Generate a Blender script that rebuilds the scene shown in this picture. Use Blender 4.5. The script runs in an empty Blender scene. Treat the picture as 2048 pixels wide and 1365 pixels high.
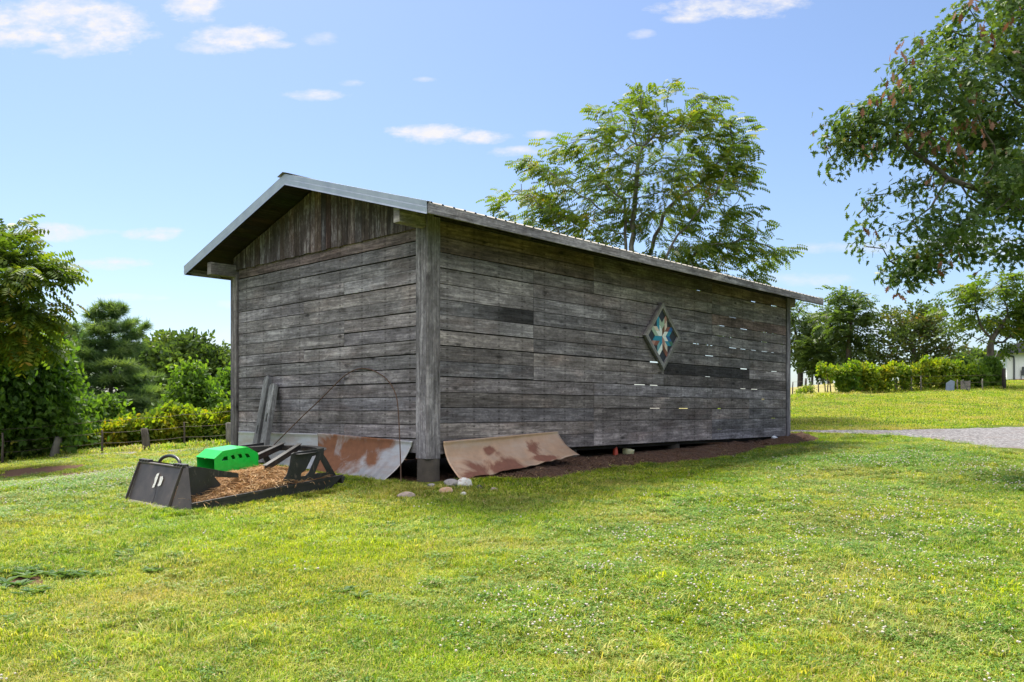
import bpy, bmesh, math, random
import numpy as np
from mathutils import Vector, Matrix, noise as mnoise
from mathutils.kdtree import KDTree
scene = bpy.context.scene
C = scene.collection
RNG = np.random.default_rng(7)
random.seed(7)

# ------------------------------------------------------------------ camera, sky, sun, exposure
CAM_H = 1.6
F = 1640.0            # focal length in pixels of the 2048 px wide photograph
V0 = 825.0            # row of the horizon
cam_d = bpy.data.cameras.new("camera")
cam = bpy.data.objects.new("camera", cam_d); C.objects.link(cam)
cam.location = (0, 0, CAM_H); cam.rotation_euler = (math.radians(90), 0, 0)
cam_d.sensor_width = 36.0; cam_d.lens = 36.0 * F / 2048.0
cam_d.shift_y = (V0 - 682.5) / 2048.0
cam_d.clip_start = 0.1; cam_d.clip_end = 3000
scene.camera = cam

SUN_EL, SUN_AZ = 62.0, -28.0      # azimuth: degrees to the right of straight ahead (+Y)
world = bpy.data.worlds.new("World"); scene.world = world; world.use_nodes = True
nt = world.node_tree; nt.nodes.clear()
def N(nt, t, **kw):
    n = nt.nodes.new(t)
    for k, v in kw.items(): setattr(n, k, v)
    return n
def math_n(nt, op, a, b=None, clamp=False):
    n = nt.nodes.new('ShaderNodeMath'); n.operation = op; n.use_clamp = clamp
    for i, x in enumerate((a, b)):
        if x is None: continue
        if isinstance(x, (int, float)): n.inputs[i].default_value = x
        else: nt.links.new(x, n.inputs[i])
    return n.outputs[0]
def mix_c(nt, fac, a, b, blend='MIX'):
    n = nt.nodes.new('ShaderNodeMix'); n.data_type = 'RGBA'; n.blend_type = blend
    for i, x in ((0, fac), (6, a), (7, b)):
        if isinstance(x, (int, float)): n.inputs[i].default_value = x
        elif isinstance(x, tuple): n.inputs[i].default_value = x if len(x) == 4 else (*x, 1)
        else: nt.links.new(x, n.inputs[i])
    return n.outputs[2]
def ramp(nt, fac, stops, interp='LINEAR'):
    n = nt.nodes.new('ShaderNodeValToRGB'); n.color_ramp.interpolation = interp
    el = n.color_ramp.elements
    while len(el) < len(stops): el.new(0.5)
    for e, (p, c) in zip(el, stops):
        e.position = p; e.color = c if len(c) == 4 else (*c, 1)
    if fac is not None: nt.links.new(fac, n.inputs[0])
    return n.outputs[0]
sky = N(nt, 'ShaderNodeTexSky', sky_type='NISHITA', sun_disc=False)
sky.sun_elevation = math.radians(SUN_EL); sky.sun_rotation = math.radians(SUN_AZ)
sky.air_density = 1.0; sky.dust_density = 1.0; sky.ozone_density = 2.5
SKY_STRENGTH = 0.085
# clouds: soft patches that stand in fixed directions of the sky, wisped by noise
tc = N(nt, 'ShaderNodeTexCoord')
sep = N(nt, 'ShaderNodeSeparateXYZ'); nt.links.new(tc.outputs['Generated'], sep.inputs[0])
fy = math_n(nt, 'MAXIMUM', sep.outputs[1], 0.02)
px = math_n(nt, 'DIVIDE', sep.outputs[0], fy); pz = math_n(nt, 'DIVIDE', sep.outputs[2], fy)
comb = N(nt, 'ShaderNodeCombineXYZ'); nt.links.new(px, comb.inputs[0]); nt.links.new(pz, comb.inputs[2])
mp = N(nt, 'ShaderNodeMapping'); nt.links.new(comb.outputs[0], mp.inputs[0]); mp.inputs['Scale'].default_value = (17, 1, 40)
nz = N(nt, 'ShaderNodeTexNoise'); nz.inputs['Scale'].default_value = 1.0; nz.inputs['Detail'].default_value = 7; nz.inputs['Roughness'].default_value = 0.66
nt.links.new(mp.outputs[0], nz.inputs['Vector'])
mp2 = N(nt, 'ShaderNodeMapping'); nt.links.new(comb.outputs[0], mp2.inputs[0]); mp2.inputs['Scale'].default_value = (48, 1, 90)
nz2 = N(nt, 'ShaderNodeTexNoise'); nz2.inputs['Scale'].default_value = 1.0; nz2.inputs['Detail'].default_value = 6
nt.links.new(mp2.outputs[0], nz2.inputs['Vector'])
CLOUDS = [(20,62,150,48,1.0),(120,25,150,40,.9),(215,62,100,48,1.0),(150,95,70,22,.7),(385,12,66,36,1.0),(475,78,95,30,1.0),(400,96,70,12,.6),(540,90,55,12,.8),(645,190,75,13,.75),(700,168,30,9,.5),
          (865,268,95,22,1.0),(965,275,75,15,.95),(1030,303,62,12,.7),(1080,270,40,9,.5),(1440,18,150,24,1.0),(1550,8,70,20,.9),(1370,38,60,10,.7),(1278,70,36,12,.6),
          (105,463,95,20,.8),(200,465,60,10,.5),(290,470,85,13,.8),(335,462,40,9,.7),(215,528,85,14,.85),(262,595,70,9,.6),(455,608,30,10,.7),
          (640,80,36,16,.35),(110,103,70,9,.6),(850,160,24,6,.5),(1690,495,160,14,.45),(1940,480,120,20,.8),(2010,510,60,16,.7),(1600,560,130,16,.4),(430,690,160,40,.45),(1700,650,300,60,.35)]
tot = None
warp = math_n(nt, 'MULTIPLY', math_n(nt, 'SUBTRACT', nz.outputs['Fac'], 0.5), 4.2)
for (u, v, ru, rv, s) in CLOUDS:
    cx, cz = (u - 1024) / F, (V0 - v) / F
    dx = math_n(nt, 'MULTIPLY', math_n(nt, 'SUBTRACT', px, cx), F / ru)
    dz = math_n(nt, 'MULTIPLY', math_n(nt, 'SUBTRACT', pz, cz), F / rv)
    d2 = math_n(nt, 'ADD', math_n(nt, 'MULTIPLY', dx, dx), math_n(nt, 'MULTIPLY', dz, dz))
    m = math_n(nt, 'MULTIPLY', math_n(nt, 'SUBTRACT', math_n(nt, 'SUBTRACT', 1.0, d2), warp), s * .95, True)
    tot = m if tot is None else math_n(nt, 'MAXIMUM', tot, m)
soft = math_n(nt, 'MULTIPLY', tot, math_n(nt, 'ADD', math_n(nt, 'MULTIPLY', nz2.outputs['Fac'], 1.5), 0.12), True)
soft = math_n(nt, 'POWER', soft, 1.15)
front = math_n(nt, 'GREATER_THAN', sep.outputs[1], 0.03)
soft = math_n(nt, 'MULTIPLY', soft, front)
skyc = mix_c(nt, 1.0, sky.outputs[0], (.79, .82, .88), 'MULTIPLY')
SKYMUL = skyc.node
bg = N(nt, 'ShaderNodeBackground'); bg.inputs[1].default_value = SKY_STRENGTH
cl = mix_c(nt, soft, skyc, (4.6, 4.55, 4.7))
# unseen bright broken clouds, added behind the camera as fill for the shaded sides
nb = N(nt, 'ShaderNodeTexNoise'); nb.inputs['Scale'].default_value = 3.0; nb.inputs['Detail'].default_value = 6; nt.links.new(tc.outputs['Generated'], nb.inputs['Vector'])
cov = ramp(nt, nb.outputs['Fac'], [(.40, (0, 0, 0)), (.56, (1, 1, 1))])
back = ramp(nt, math_n(nt, 'ADD', math_n(nt, 'MULTIPLY', sep.outputs[1], -1.0), 0.5), [(.42, (0, 0, 0)), (.62, (1, 1, 1))])
high = ramp(nt, sep.outputs[2], [(.22, (0, 0, 0)), (.42, (1, 1, 1))])
cl = mix_c(nt, math_n(nt, 'MULTIPLY', math_n(nt, 'MULTIPLY', cov, back), high), cl, (14.5, 14.0, 14.0))
nt.links.new(cl, bg.inputs[0])
out = N(nt, 'ShaderNodeOutputWorld'); nt.links.new(bg.outputs[0], out.inputs[0])

sd = bpy.data.lights.new("sun", 'SUN'); sd.energy = 4.0; sd.angle = math.radians(16); sd.color = (1.0, 0.95, 0.86)
sun = bpy.data.objects.new("sun", sd); C.objects.link(sun)
az, el = math.radians(SUN_AZ), math.radians(SUN_EL)
sdir = Vector((math.sin(az) * math.cos(el), math.cos(az) * math.cos(el), math.sin(el)))
sun.rotation_euler = sdir.to_track_quat('Z', 'Y').to_euler(); sun.location = sdir * 60
scene.view_settings.view_transform = 'Standard'; scene.view_settings.look = 'None'
scene.view_settings.exposure = 1.27; scene.view_settings.gamma = 1.0
scene.cycles.max_bounces = 6; scene.cycles.transparent_max_bounces = 6
scene.cycles.diffuse_bounces = 3; scene.cycles.glossy_bounces = 2; scene.cycles.transmission_bounces = 3
scene.cycles.use_denoising = True

# ------------------------------------------------------------------ object helpers
def tag(o, label=None, cat=None, group=None, kind=None):
    if label: o['label'] = label
    if cat: o['category'] = cat
    if group: o['group'] = group
    if kind: o['kind'] = kind
    return o
def empty(name, loc=(0, 0, 0), rz=0.0, label=None, cat=None, group=None):
    o = bpy.data.objects.new(name, None); C.objects.link(o); o.location = loc; o.rotation_euler = (0, 0, rz)
    o.empty_display_size = 0.2
    return tag(o, label, cat, group)
def link(name, me, mats, parent=None, smooth=False):
    o = bpy.data.objects.new(name, me); C.objects.link(o)
    for m in (mats if isinstance(mats, (list, tuple)) else [mats]): me.materials.append(m)
    if parent is not None: o.parent = parent
    me.polygons.foreach_set('use_smooth', [bool(smooth)] * len(me.polygons))
    return o
def mesh_np(name, V, faces_idx, sizes, attrs=None, uv=None, mat_idx=None):
    """V (n,3); faces_idx flat loop vertex indices; sizes per-face loop counts; attrs {name: per-vertex float or rgb}"""
    me = bpy.data.meshes.new(name)
    V = np.asarray(V, np.float32); faces_idx = np.asarray(faces_idx, np.int32); sizes = np.asarray(sizes, np.int32)
    me.vertices.add(len(V)); me.vertices.foreach_set('co', V.ravel())
    me.loops.add(len(faces_idx)); me.loops.foreach_set('vertex_index', faces_idx)
    me.polygons.add(len(sizes)); st = np.concatenate([[0], np.cumsum(sizes)[:-1]]).astype(np.int32)
    me.polygons.foreach_set('loop_start', st)
    if mat_idx is not None: me.polygons.foreach_set('material_index', np.asarray(mat_idx, np.int32))
    me.update(calc_edges=True)
    for k, a in (attrs or {}).items():
        a = np.asarray(a, np.float32)
        if a.ndim == 1:
            at = me.attributes.new(k, 'FLOAT', 'POINT'); at.data.foreach_set('value', a)
        else:
            at = me.attributes.new(k, 'FLOAT_COLOR', 'POINT')
            at.data.foreach_set('color', np.concatenate([a, np.ones((len(a), 1), np.float32)], 1).ravel())
    if uv is not None:
        l = me.uv_layers.new(name='UVMap'); l.data.foreach_set('uv', np.asarray(uv, np.float32).ravel())
    return me
class MB:
    """collects boxes, tubes and polygons; build() links them as one mesh object"""
    def __init__(s): s.v = []; s.f = []; s.uv = []; s.w = []; s.c = []; s.mi = []
    def face(s, idx, uvs, mi=0, wuv=None):
        s.f.append(idx); s.uv.extend(uvs); s.mi.append(mi); s.w.extend(wuv if wuv else [(-9, -9)] * len(idx))
    def box(s, o, ex, ey, ez, col=(1, 1, 1), mi=0, wall=None, uvo=None, col2=None):
        """oriented box from corner o; ex is the grain direction"""
        o, ex, ey, ez = Vector(o), Vector(ex), Vector(ey), Vector(ez)
        n = len(s.v)
        for k in range(8):
            s.v.append(o + (ex if k & 1 else Vector()) + (ey if k & 2 else Vector()) + (ez if k & 4 else Vector())); s.c.append(col2 if (col2 and k & 1) else col)
        ru, rv = uvo if uvo else (random.uniform(0, 40), random.uniform(0, 40))
        lx, ly, lz = ex.length, ey.length, ez.length
        def q(idx, A, B, la, lb):
            uv = []; w = []
            for i in idx:
                a = (i >> A) & 1; b = (i >> B) & 1
                uv.append((ru + a * la, rv + b * lb))
                if wall: w.append((wall[0] + (wall[1] - wall[0]) * (i & 1), (i >> 2) & 1))
                else: w.append((-9, -9))
            s.f.append([n + i for i in idx]); s.uv.extend(uv); s.w.extend(w); s.mi.append(mi)
        flip = ex.cross(ey).dot(ez) < 0
        def Q(idx, A, B, la, lb): q(idx[::-1] if flip else idx, A, B, la, lb)
        Q([0, 2, 3, 1], 0, 1, lx, ly); Q([4, 5, 7, 6], 0, 1, lx, ly)
        Q([0, 1, 5, 4], 0, 2, lx, lz); Q([2, 6, 7, 3], 0, 2, lx, lz)
        Q([0, 4, 6, 2], 1, 2, ly * .3, lz * .3); Q([1, 3, 7, 5], 1, 2, ly * .3, lz * .3)
    def tube(s, pts, r, seg=8, col=(1, 1, 1), caps=True, mi=0, uvo=None):
        pts = [Vector(p) for p in pts]; n0 = len(s.v); L = 0
        rr = r if isinstance(r, (list, tuple)) else [r] * len(pts)
        up = Vector((0, 0, 1)); prev = None; Ls = []
        ru, rv = uvo if uvo else (random.uniform(0, 40), random.uniform(0, 40))
        for i, p in enumerate(pts):
            d = (pts[min(i + 1, len(pts) - 1)] - pts[max(i - 1, 0)]).normalized()
            if prev is None:
                a = up if abs(d.dot(up)) < .95 else Vector((1, 0, 0)); x = d.cross(a).normalized()
            else: x = (prev - d * prev.dot(d)).normalized()
            prev = x; y = d.cross(x)
            if i: L += (p - pts[i - 1]).length
            Ls.append(L)
            for k in range(seg):
                t = 2 * math.pi * k / seg
                s.v.append(p + (x * math.cos(t) + y * math.sin(t)) * rr[i]); s.c.append(col)
        for i in range(len(pts) - 1):
            for k in range(seg):
                k2 = (k + 1) % seg
                per = 2 * math.pi * max(rr) / seg
                s.face([n0 + i * seg + k, n0 + i * seg + k2, n0 + (i + 1) * seg + k2, n0 + (i + 1) * seg + k],
                       [(ru + Ls[i], rv + k * per), (ru + Ls[i], rv + (k + 1) * per), (ru + Ls[i + 1], rv + (k + 1) * per), (ru + Ls[i + 1], rv + k * per)], mi)
        if caps:
            for base, rev in ((n0, True), (n0 + (len(pts) - 1) * seg, False)):
                idx = list(range(base, base + seg))
                if rev: idx = idx[::-1]
                s.face(idx, [(s.v[i].x, s.v[i].y) for i in idx], mi)
    def prism(s, poly, o, ax, ay, ext, col=(1, 1, 1), mi=0, holes=()):
        """polygon (list of 2d) in plane o+ax*x+ay*y extruded by vector ext; holes are polygons too"""
        bm = bmesh.new(); o, ax, ay, ext = Vector(o), Vector(ax), Vector(ay), Vector(ext)
        edges = []
        for pl in [poly] + list(holes):
            vs = [bm.verts.new(o + ax * p[0] + ay * p[1]) for p in pl]
            edges += [bm.edges.new((vs[i], vs[(i + 1) % len(vs)])) for i in range(len(vs))]
        bmesh.ops.triangle_fill(bm, edges=edges, use_beauty=True, use_dissolve=False)
        ret = bmesh.ops.extrude_face_region(bm, geom=bm.faces[:])
        bmesh.ops.translate(bm, verts=[e for e in ret['geom'] if isinstance(e, bmesh.types.BMVert)], vec=ext)
        bmesh.ops.recalc_face_normals(bm, faces=bm.faces[:])
        s.from_bm(bm, col, mi)
    def from_bm(s, bm, col=(1, 1, 1), mi=0):
        bm.verts.index_update(); n = len(s.v)
        ru, rv = random.uniform(0, 40), random.uniform(0, 40)
        for v in bm.verts: s.v.append(v.co.copy()); s.c.append(col)
        for f in bm.faces:
            s.face([n + v.index for v in f.verts], [(ru + v.co.x + v.co.y, rv + v.co.z + .3 * v.co.y) for v in f.verts], mi)
        bm.free()
    def build(s, name, mats, parent=None, smooth=False, bevel=0):
        me = mesh_np(name, np.array([tuple(v) for v in s.v]), [i for f in s.f for i in f], [len(f) for f in s.f],
                     {'col': np.array(s.c)}, s.uv, s.mi)
        if any(w[0] > -5 for w in s.w):
            l = me.uv_layers.new(name='wall'); l.data.foreach_set('uv', np.asarray(s.w, np.float32).ravel())
        o = link(name, me, mats, parent, smooth)
        if bevel:
            b = o.modifiers.new('bevel', 'BEVEL'); b.width = bevel; b.segments = 2; b.limit_method = 'ANGLE'; b.angle_limit = math.radians(40)
        return o

# ------------------------------------------------------------------ terrain
CTRL = []
def ctl(u, v, Y): CTRL.append(((u - 1024) / F * Y, Y, CAM_H - (v - V0) / F * Y))
for u in (-300, 0, 512, 1024, 1536, 2048, 2350): ctl(u, 1365, 4.86)
ctl(1024, 968+10, 12.6); ctl(385, 1028, 10.28); ctl(660, 985, 12.0); ctl(262, 990, 11.77); ctl(856, 967, 12.9)
ctl(1350, 922, 17.4); ctl(1575, 888, 22.6); ctl(1900, 900, 17.9); ctl(1600, 862, 24.5); ctl(1800, 863, 24.0); ctl(2048, 907, 17.5); ctl(2048, 850, 27.5)
ctl(1600, 795, 42.5); ctl(1800, 785, 44.5); ctl(2010, 776, 46.5); ctl(2035, 763, 62); ctl(2300, 765, 62); ctl(2600, 800, 40)
ctl(1620, 771, 62); ctl(1800, 768, 66); ctl(1620, 790, 100); ctl(1900, 790, 110)
ctl(0, 927, 25.5); ctl(150, 912, 27.5); ctl(300, 896, 29.5); ctl(470, 888, 31); ctl(0, 965, 18.5); ctl(300, 940, 17.5)
CTRL += [(-5.6, 16.6, .60), (3.4, 26.8, 1.05), (-12, 38, -.6), (-22, 36, -1.2), (-4, 38, 0.0), (-20, 60, -4), (0, 60, .2), (10, 60, 1.6), (-60, 60, -8), (-30, 120, -10), (10, 120, -2),
         (-40, 20, -1.5), (-20, 5, -.8), (25, 5, .5), (45, 20, 1.6), (50, 45, 3.4), (0, -10, -.8), (20, -10, -.4), (-20, -10, -1.4), (90, 90, 4), (-90, 20, -5), (90, 10, 3), (0, -60, -2), (60, 140, 2)]
CT = np.array(CTRL)
def _phi(d2): return 0.5 * d2 * np.log(d2 + 1e-9)
def _fit():
    n = len(CT); d2 = ((CT[:, None, :2] - CT[None, :, :2]) ** 2).sum(-1)
    K = _phi(d2) + np.eye(n) * 0.6; P = np.c_[np.ones(n), CT[:, :2]]
    A = np.block([[K, P], [P.T, np.zeros((3, 3))]])
    return np.linalg.solve(A, np.r_[CT[:, 2], np.zeros(3)])
WTS = _fit()
def ground_np(x, y):
    x = np.clip(np.asarray(x, float), -110, 110); y = np.clip(np.asarray(y, float), -60, 140)
    sh = x.shape; x = x.ravel(); y = y.ravel(); out = np.empty(len(x))
    for i in range(0, len(x), 20000):
        X, Y = x[i:i+20000], y[i:i+20000]
        d2 = (X[:, None] - CT[None, :, 0]) ** 2 + (Y[:, None] - CT[None, :, 1]) ** 2
        out[i:i+20000] = _phi(d2) @ WTS[:len(CT)] + WTS[-3] + WTS[-2] * X + WTS[-1] * Y
    bump = .018 * np.sin(x * 2.1 + 1.3 * np.sin(y * 1.7)) * np.sin(y * 1.9 + .8 * np.sin(x * 1.3)) + .03 * np.sin(x * .71 + y * .43) * np.sin(y * .83 - x * .31)
    return (out + bump).reshape(sh)
def ground(x, y): return float(ground_np(np.array([x]), np.array([y]))[0])
def px_at(u, v, Y): return Vector(((u - 1024) / F * Y, Y, CAM_H - (v - V0) / F * Y))
def px_ground(u, v, lo=4.0, hi=120.0):
    ys = np.linspace(lo, hi, 2400); zs = CAM_H - (v - V0) / F * ys
    g = ground_np((u - 1024) / F * ys, ys); k = np.argmax(zs <= g)
    Y = ys[k] if zs[k] <= g[k] else hi
    return Vector(((u - 1024) / F * Y, Y, ground((u - 1024) / F * Y, Y)))
# the shed's frame: x along the long wall, y along the gable wall
P0 = Vector((-1.311, 12.8, 0)); SHED_RZ = math.atan2(.748, .664)
SX = Vector((math.cos(SHED_RZ), math.sin(SHED_RZ), 0)); SY = Vector((-math.sin(SHED_RZ), math.cos(SHED_RZ), 0))
LEN, WID = 13.6, 5.75
def shed_local(x, y):
    dx, dy = np.asarray(x) - P0.x, np.asarray(y) - P0.y
    return dx * SX.x + dy * SX.y, dx * SY.x + dy * SY.y
def ghash(a, b=0): return np.abs(np.sin(a * 12.9898 + b * 78.233) * 43758.5453) % 1
def vnoise(x, y, s, seed=0.0):
    """smooth value noise, 0..1"""
    x = np.asarray(x) * s + seed * 17.3; y = np.asarray(y) * s - seed * 9.1
    xi, yi = np.floor(x), np.floor(y); fx, fy_ = x - xi, y - yi
    fx = fx * fx * (3 - 2 * fx); fy_ = fy_ * fy_ * (3 - 2 * fy_)
    h = lambda a, b: ghash(a, b)
    return (h(xi, yi) * (1 - fx) + h(xi + 1, yi) * fx) * (1 - fy_) + (h(xi, yi + 1) * (1 - fx) + h(xi + 1, yi + 1) * fx) * fy_

# ------------------------------------------------------------------ materials
def new_mat(name):
    m = bpy.data.materials.new(name); m.use_nodes = True; nt = m.node_tree
    b = nt.nodes['Principled BSDF']; return m, nt, b
def attr(nt, name, out='Fac'):
    n = nt.nodes.new('ShaderNodeAttribute'); n.attribute_name = name; return n.outputs[out]
def noise_n(nt, vec, scale, detail=4, rough=.55, dist=0, out='Fac'):
    n = nt.nodes.new('ShaderNodeTexNoise'); n.inputs['Scale'].default_value = scale; n.inputs['Detail'].default_value = detail
    n.inputs['Roughness'].default_value = rough; n.inputs['Distortion'].default_value = dist
    if vec is not None: nt.links.new(vec, n.inputs['Vector'])
    return n.outputs[out]
def mapping(nt, vec, scale=(1, 1, 1), loc=(0, 0, 0)):
    n = nt.nodes.new('ShaderNodeMapping'); n.inputs['Scale'].default_value = scale; n.inputs['Location'].default_value = loc
    nt.links.new(vec, n.inputs['Vector']); return n.outputs[0]
def bump(nt, b, h, strength=.4, dist=.01):
    n = nt.nodes.new('ShaderNodeBump'); n.inputs['Strength'].default_value = strength; n.inputs['Distance'].default_value = dist
    nt.links.new(h, n.inputs['Height']); nt.links.new(n.outputs[0], b.inputs['Normal'])
def uvn(nt, name='UVMap'):
    n = nt.nodes.new('ShaderNodeUVMap'); n.uv_map = name; return n.outputs[0]
def wood(name, nails=False, dark=(.034, .030, .029), mid=(.170, .159, .172), light=(.375, .355, .375), warm=.35):
    m, nt, b = new_mat(name)
    uv = uvn(nt)
    g1 = noise_n(nt, mapping(nt, uv, (.9, 20, 1)), 1, 6, .6, 1.2)
    g2 = noise_n(nt, mapping(nt, uv, (4, 110, 1)), 1, 3, .6)
    blot = noise_n(nt, mapping(nt, uv, (1.1, 3.2, 1)), 1, 5, .6, .4)
    blot2 = noise_n(nt, mapping(nt, uv, (9, 15, 1)), 1, 5, .65, 1.0)
    f = math_n(nt, 'ADD', math_n(nt, 'MULTIPLY', g1, .5), math_n(nt, 'ADD', math_n(nt, 'MULTIPLY', g2, .20), math_n(nt, 'MULTIPLY', blot, .50)))
    f = math_n(nt, 'ADD', f, math_n(nt, 'MULTIPLY', math_n(nt, 'SUBTRACT', blot2, .5), .34))
    c = ramp(nt, f, [(.40, dark), (.52, tuple(.5 * a + .5 * q for a, q in zip(mid, dark))), (.62, mid), (.76, light)])
    # rusty brown weathering in patches
    br = noise_n(nt, mapping(nt, uv, (.8, 2.0, 1), (5, 9, 0)), 1, 4, .6)
    brm = math_n(nt, 'MULTIPLY', ramp(nt, br, [(.52, (0, 0, 0)), (.72, (1, 1, 1))]), warm)
    c = mix_c(nt, brm, c, mix_c(nt, 1.0, c, (1.0, .72, .58), 'MULTIPLY'))
    # knots
    vo = nt.nodes.new('ShaderNodeTexVoronoi'); vo.inputs['Scale'].default_value = 1.0; vo.inputs['Randomness'].default_value = 1.0
    nt.links.new(mapping(nt, uv, (1.5, 4.2, 1)), vo.inputs['Vector'])
    kn = ramp(nt, math_n(nt, 'ADD', vo.outputs['Distance'], math_n(nt, 'MULTIPLY', math_n(nt, 'SUBTRACT', blot2, .5), .12)), [(.06, (.16, .16, .16)), (.11, (.5, .5, .5)), (.16, (1, 1, 1))])
    sepc = nt.nodes.new('ShaderNodeSeparateColor'); nt.links.new(vo.outputs['Color'], sepc.inputs[0])
    pick = math_n(nt, 'GREATER_THAN', sepc.outputs[0], .60)
    c = mix_c(nt, math_n(nt, 'MULTIPLY', pick, .85), c, mix_c(nt, 1.0, c, kn, 'MULTIPLY'))
    if nails:
        w = uvn(nt, 'wall'); sp = nt.nodes.new('ShaderNodeSeparateXYZ'); nt.links.new(w, sp.inputs[0])
        fx = math_n(nt, 'MULTIPLY', math_n(nt, 'ABSOLUTE', math_n(nt, 'SUBTRACT', math_n(nt, 'MODULO', math_n(nt, 'ADD', sp.outputs[0], 60.31), .61), .305)), 1.0)
        vv = math_n(nt, 'ABSOLUTE', math_n(nt, 'SUBTRACT', math_n(nt, 'ABSOLUTE', math_n(nt, 'SUBTRACT', sp.outputs[1], .5)), .27))
        vy = math_n(nt, 'MULTIPLY', vv, .235)
        dd = math_n(nt, 'SQRT', math_n(nt, 'ADD', math_n(nt, 'POWER', math_n(nt, 'SUBTRACT', fx, .012), 2), math_n(nt, 'POWER', vy, 2)))
        spot = math_n(nt, 'SUBTRACT', 1, math_n(nt, 'MULTIPLY', math_n(nt, 'SUBTRACT', dd, .004), 90), True)
        streak = math_n(nt, 'MULTIPLY', math_n(nt, 'SUBTRACT', 1, math_n(nt, 'MULTIPLY', fx, 26), True), math_n(nt, 'MULTIPLY', math_n(nt, 'SUBTRACT', blot2, .38), 2.2, True))
        c = mix_c(nt, math_n(nt, 'MULTIPLY', spot, .9), c, (.02, .016, .014))
        c = mix_c(nt, math_n(nt, 'MULTIPLY', streak, .75), c, (.035, .03, .028))
    c = mix_c(nt, 1.0, c, attr(nt, 'col', 'Color'), 'MULTIPLY')
    nt.links.new(c, b.inputs['Base Color']); b.inputs['Roughness'].default_value = .88
    b.inputs['Specular IOR Level'].default_value = .25
    bump(nt, b, f, .55, .012)
    return m
M = {}
M['siding'] = wood('weathered_siding', True)
M['wood'] = wood('weathered_timber', warm=.25)
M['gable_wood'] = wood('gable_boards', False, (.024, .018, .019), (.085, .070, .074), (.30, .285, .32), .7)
M['old_post'] = wood('old_grey_post', False, (.06, .057, .056), (.19, .187, .188), (.38, .378, .385), .1)
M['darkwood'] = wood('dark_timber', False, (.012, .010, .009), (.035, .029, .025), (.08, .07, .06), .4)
def simple(name, col, rough=.6, metal=0, bmp=0, nscale=8, var=.25, coat=0):
    m, nt, b = new_mat(name)
    tc = nt.nodes.new('ShaderNodeTexCoord'); n1 = noise_n(nt, tc.outputs['Object'], nscale, 6, .6)
    c = mix_c(nt, 1.0, col, ramp(nt, n1, [(.25, (1 - var,) * 3), (.75, (1 + var,) * 3)]), 'MULTIPLY')
    nt.links.new(c, b.inputs['Base Color']); b.inputs['Roughness'].default_value = rough; b.inputs['Metallic'].default_value = metal
    r = math_n(nt, 'ADD', math_n(nt, 'MULTIPLY', n1, .35), rough - .17, True); nt.links.new(r, b.inputs['Roughness'])
    if bmp: bump(nt, b, noise_n(nt, tc.outputs['Object'], nscale * 6, 5), bmp, .01)
    b.inputs['Coat Weight'].default_value = coat
    return m
M['roof'] = simple('dull_roof_metal', (.27, .25, .22), .6, .35, .1, 3, .25)
M['trim'] = simple('bent_metal_trim', (.40, .43, .48), .45, .5, .05, 4, .18)
M['pier'] = simple('stained_concrete_pier', (.062, .050, .040), .9, 0, .5, 6, .45)
M['hose'] = simple('black_rubber', (.012, .012, .013), .45)
M['label'] = simple('torn_label_paper', (.62, .60, .55), .8, 0, 0, 60, .5)
M['white'] = simple('white_board_siding', (.78, .79, .80), .6, 0, 0, 2, .04)
M['shingle'] = simple('dark_shingles', (.09, .09, .10), .85, 0, .3, 8, .25)
M['gutter'] = simple('dark_downspout', (.05, .055, .065), .5)
M['brick'] = simple('red_brick_base', (.38, .16, .10), .85, 0, .3, 12, .25)
M['red'] = simple('red_plastic', (.45, .05, .02), .5)
M['bluegrey'] = simple('blue_grey_sheet', (.13, .17, .23), .6)
M['paleplastic'] = simple('pale_plastic', (.66, .68, .72), .45, 0, 0, 8, .1)
M['wire'] = simple('rusty_wire', (.10, .075, .06), .7, .4)
M['rust'] = simple('rusty_rebar', (.10, .055, .036), .85, .2, .5, 18, .4)
def black_paint():
    m, nt, b = new_mat('worn_black_paint')
    tc = nt.nodes.new('ShaderNodeTexCoord')
    n1 = noise_n(nt, tc.outputs['Object'], 3.5, 6, .62); n2 = noise_n(nt, mapping(nt, tc.outputs['Object'], (30, 30, 9)), 1, 5, .7)
    geo = nt.nodes.new('ShaderNodeNewGeometry'); pt = geo.outputs['Pointiness']
    c = ramp(nt, n1, [(.38, (.010, .010, .011)), (.62, (.022, .021, .021)), (.80, (.045, .036, .030))])
    c = mix_c(nt, ramp(nt, n2, [(.58, (0, 0, 0)), (.68, (1, 1, 1))]), c, (.085, .068, .056))
    nt.links.new(c, b.inputs['Base Color'])
    nt.links.new(ramp(nt, n1, [(.3, (.36,) * 3), (.7, (.62,) * 3)]), b.inputs['Roughness'])
    b.inputs['Specular IOR Level'].default_value = .45
    bump(nt, b, n2, .12, .004); return m
M['black'] = black_paint()
def dusty():
    m, nt, b = new_mat('dusty_black_steel')
    tc = nt.nodes.new('ShaderNodeTexCoord'); n1 = noise_n(nt, tc.outputs['Object'], 4, 6, .6)
    n2 = noise_n(nt, mapping(nt, tc.outputs['Object'], (25, 25, 5)), 1, 5, .7)
    c = ramp(nt, n1, [(.3, (.035, .028, .024)), (.6, (.072, .056, .047)), (.8, (.13, .095, .072))])
    c = mix_c(nt, ramp(nt, n2, [(.60, (0, 0, 0)), (.72, (1, 1, 1))]), c, (.03, .028, .027))
    nt.links.new(c, b.inputs['Base Color']); b.inputs['Roughness'].default_value = .5; bump(nt, b, n2, .1, .004); return m
M['dusty'] = dusty()
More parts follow.
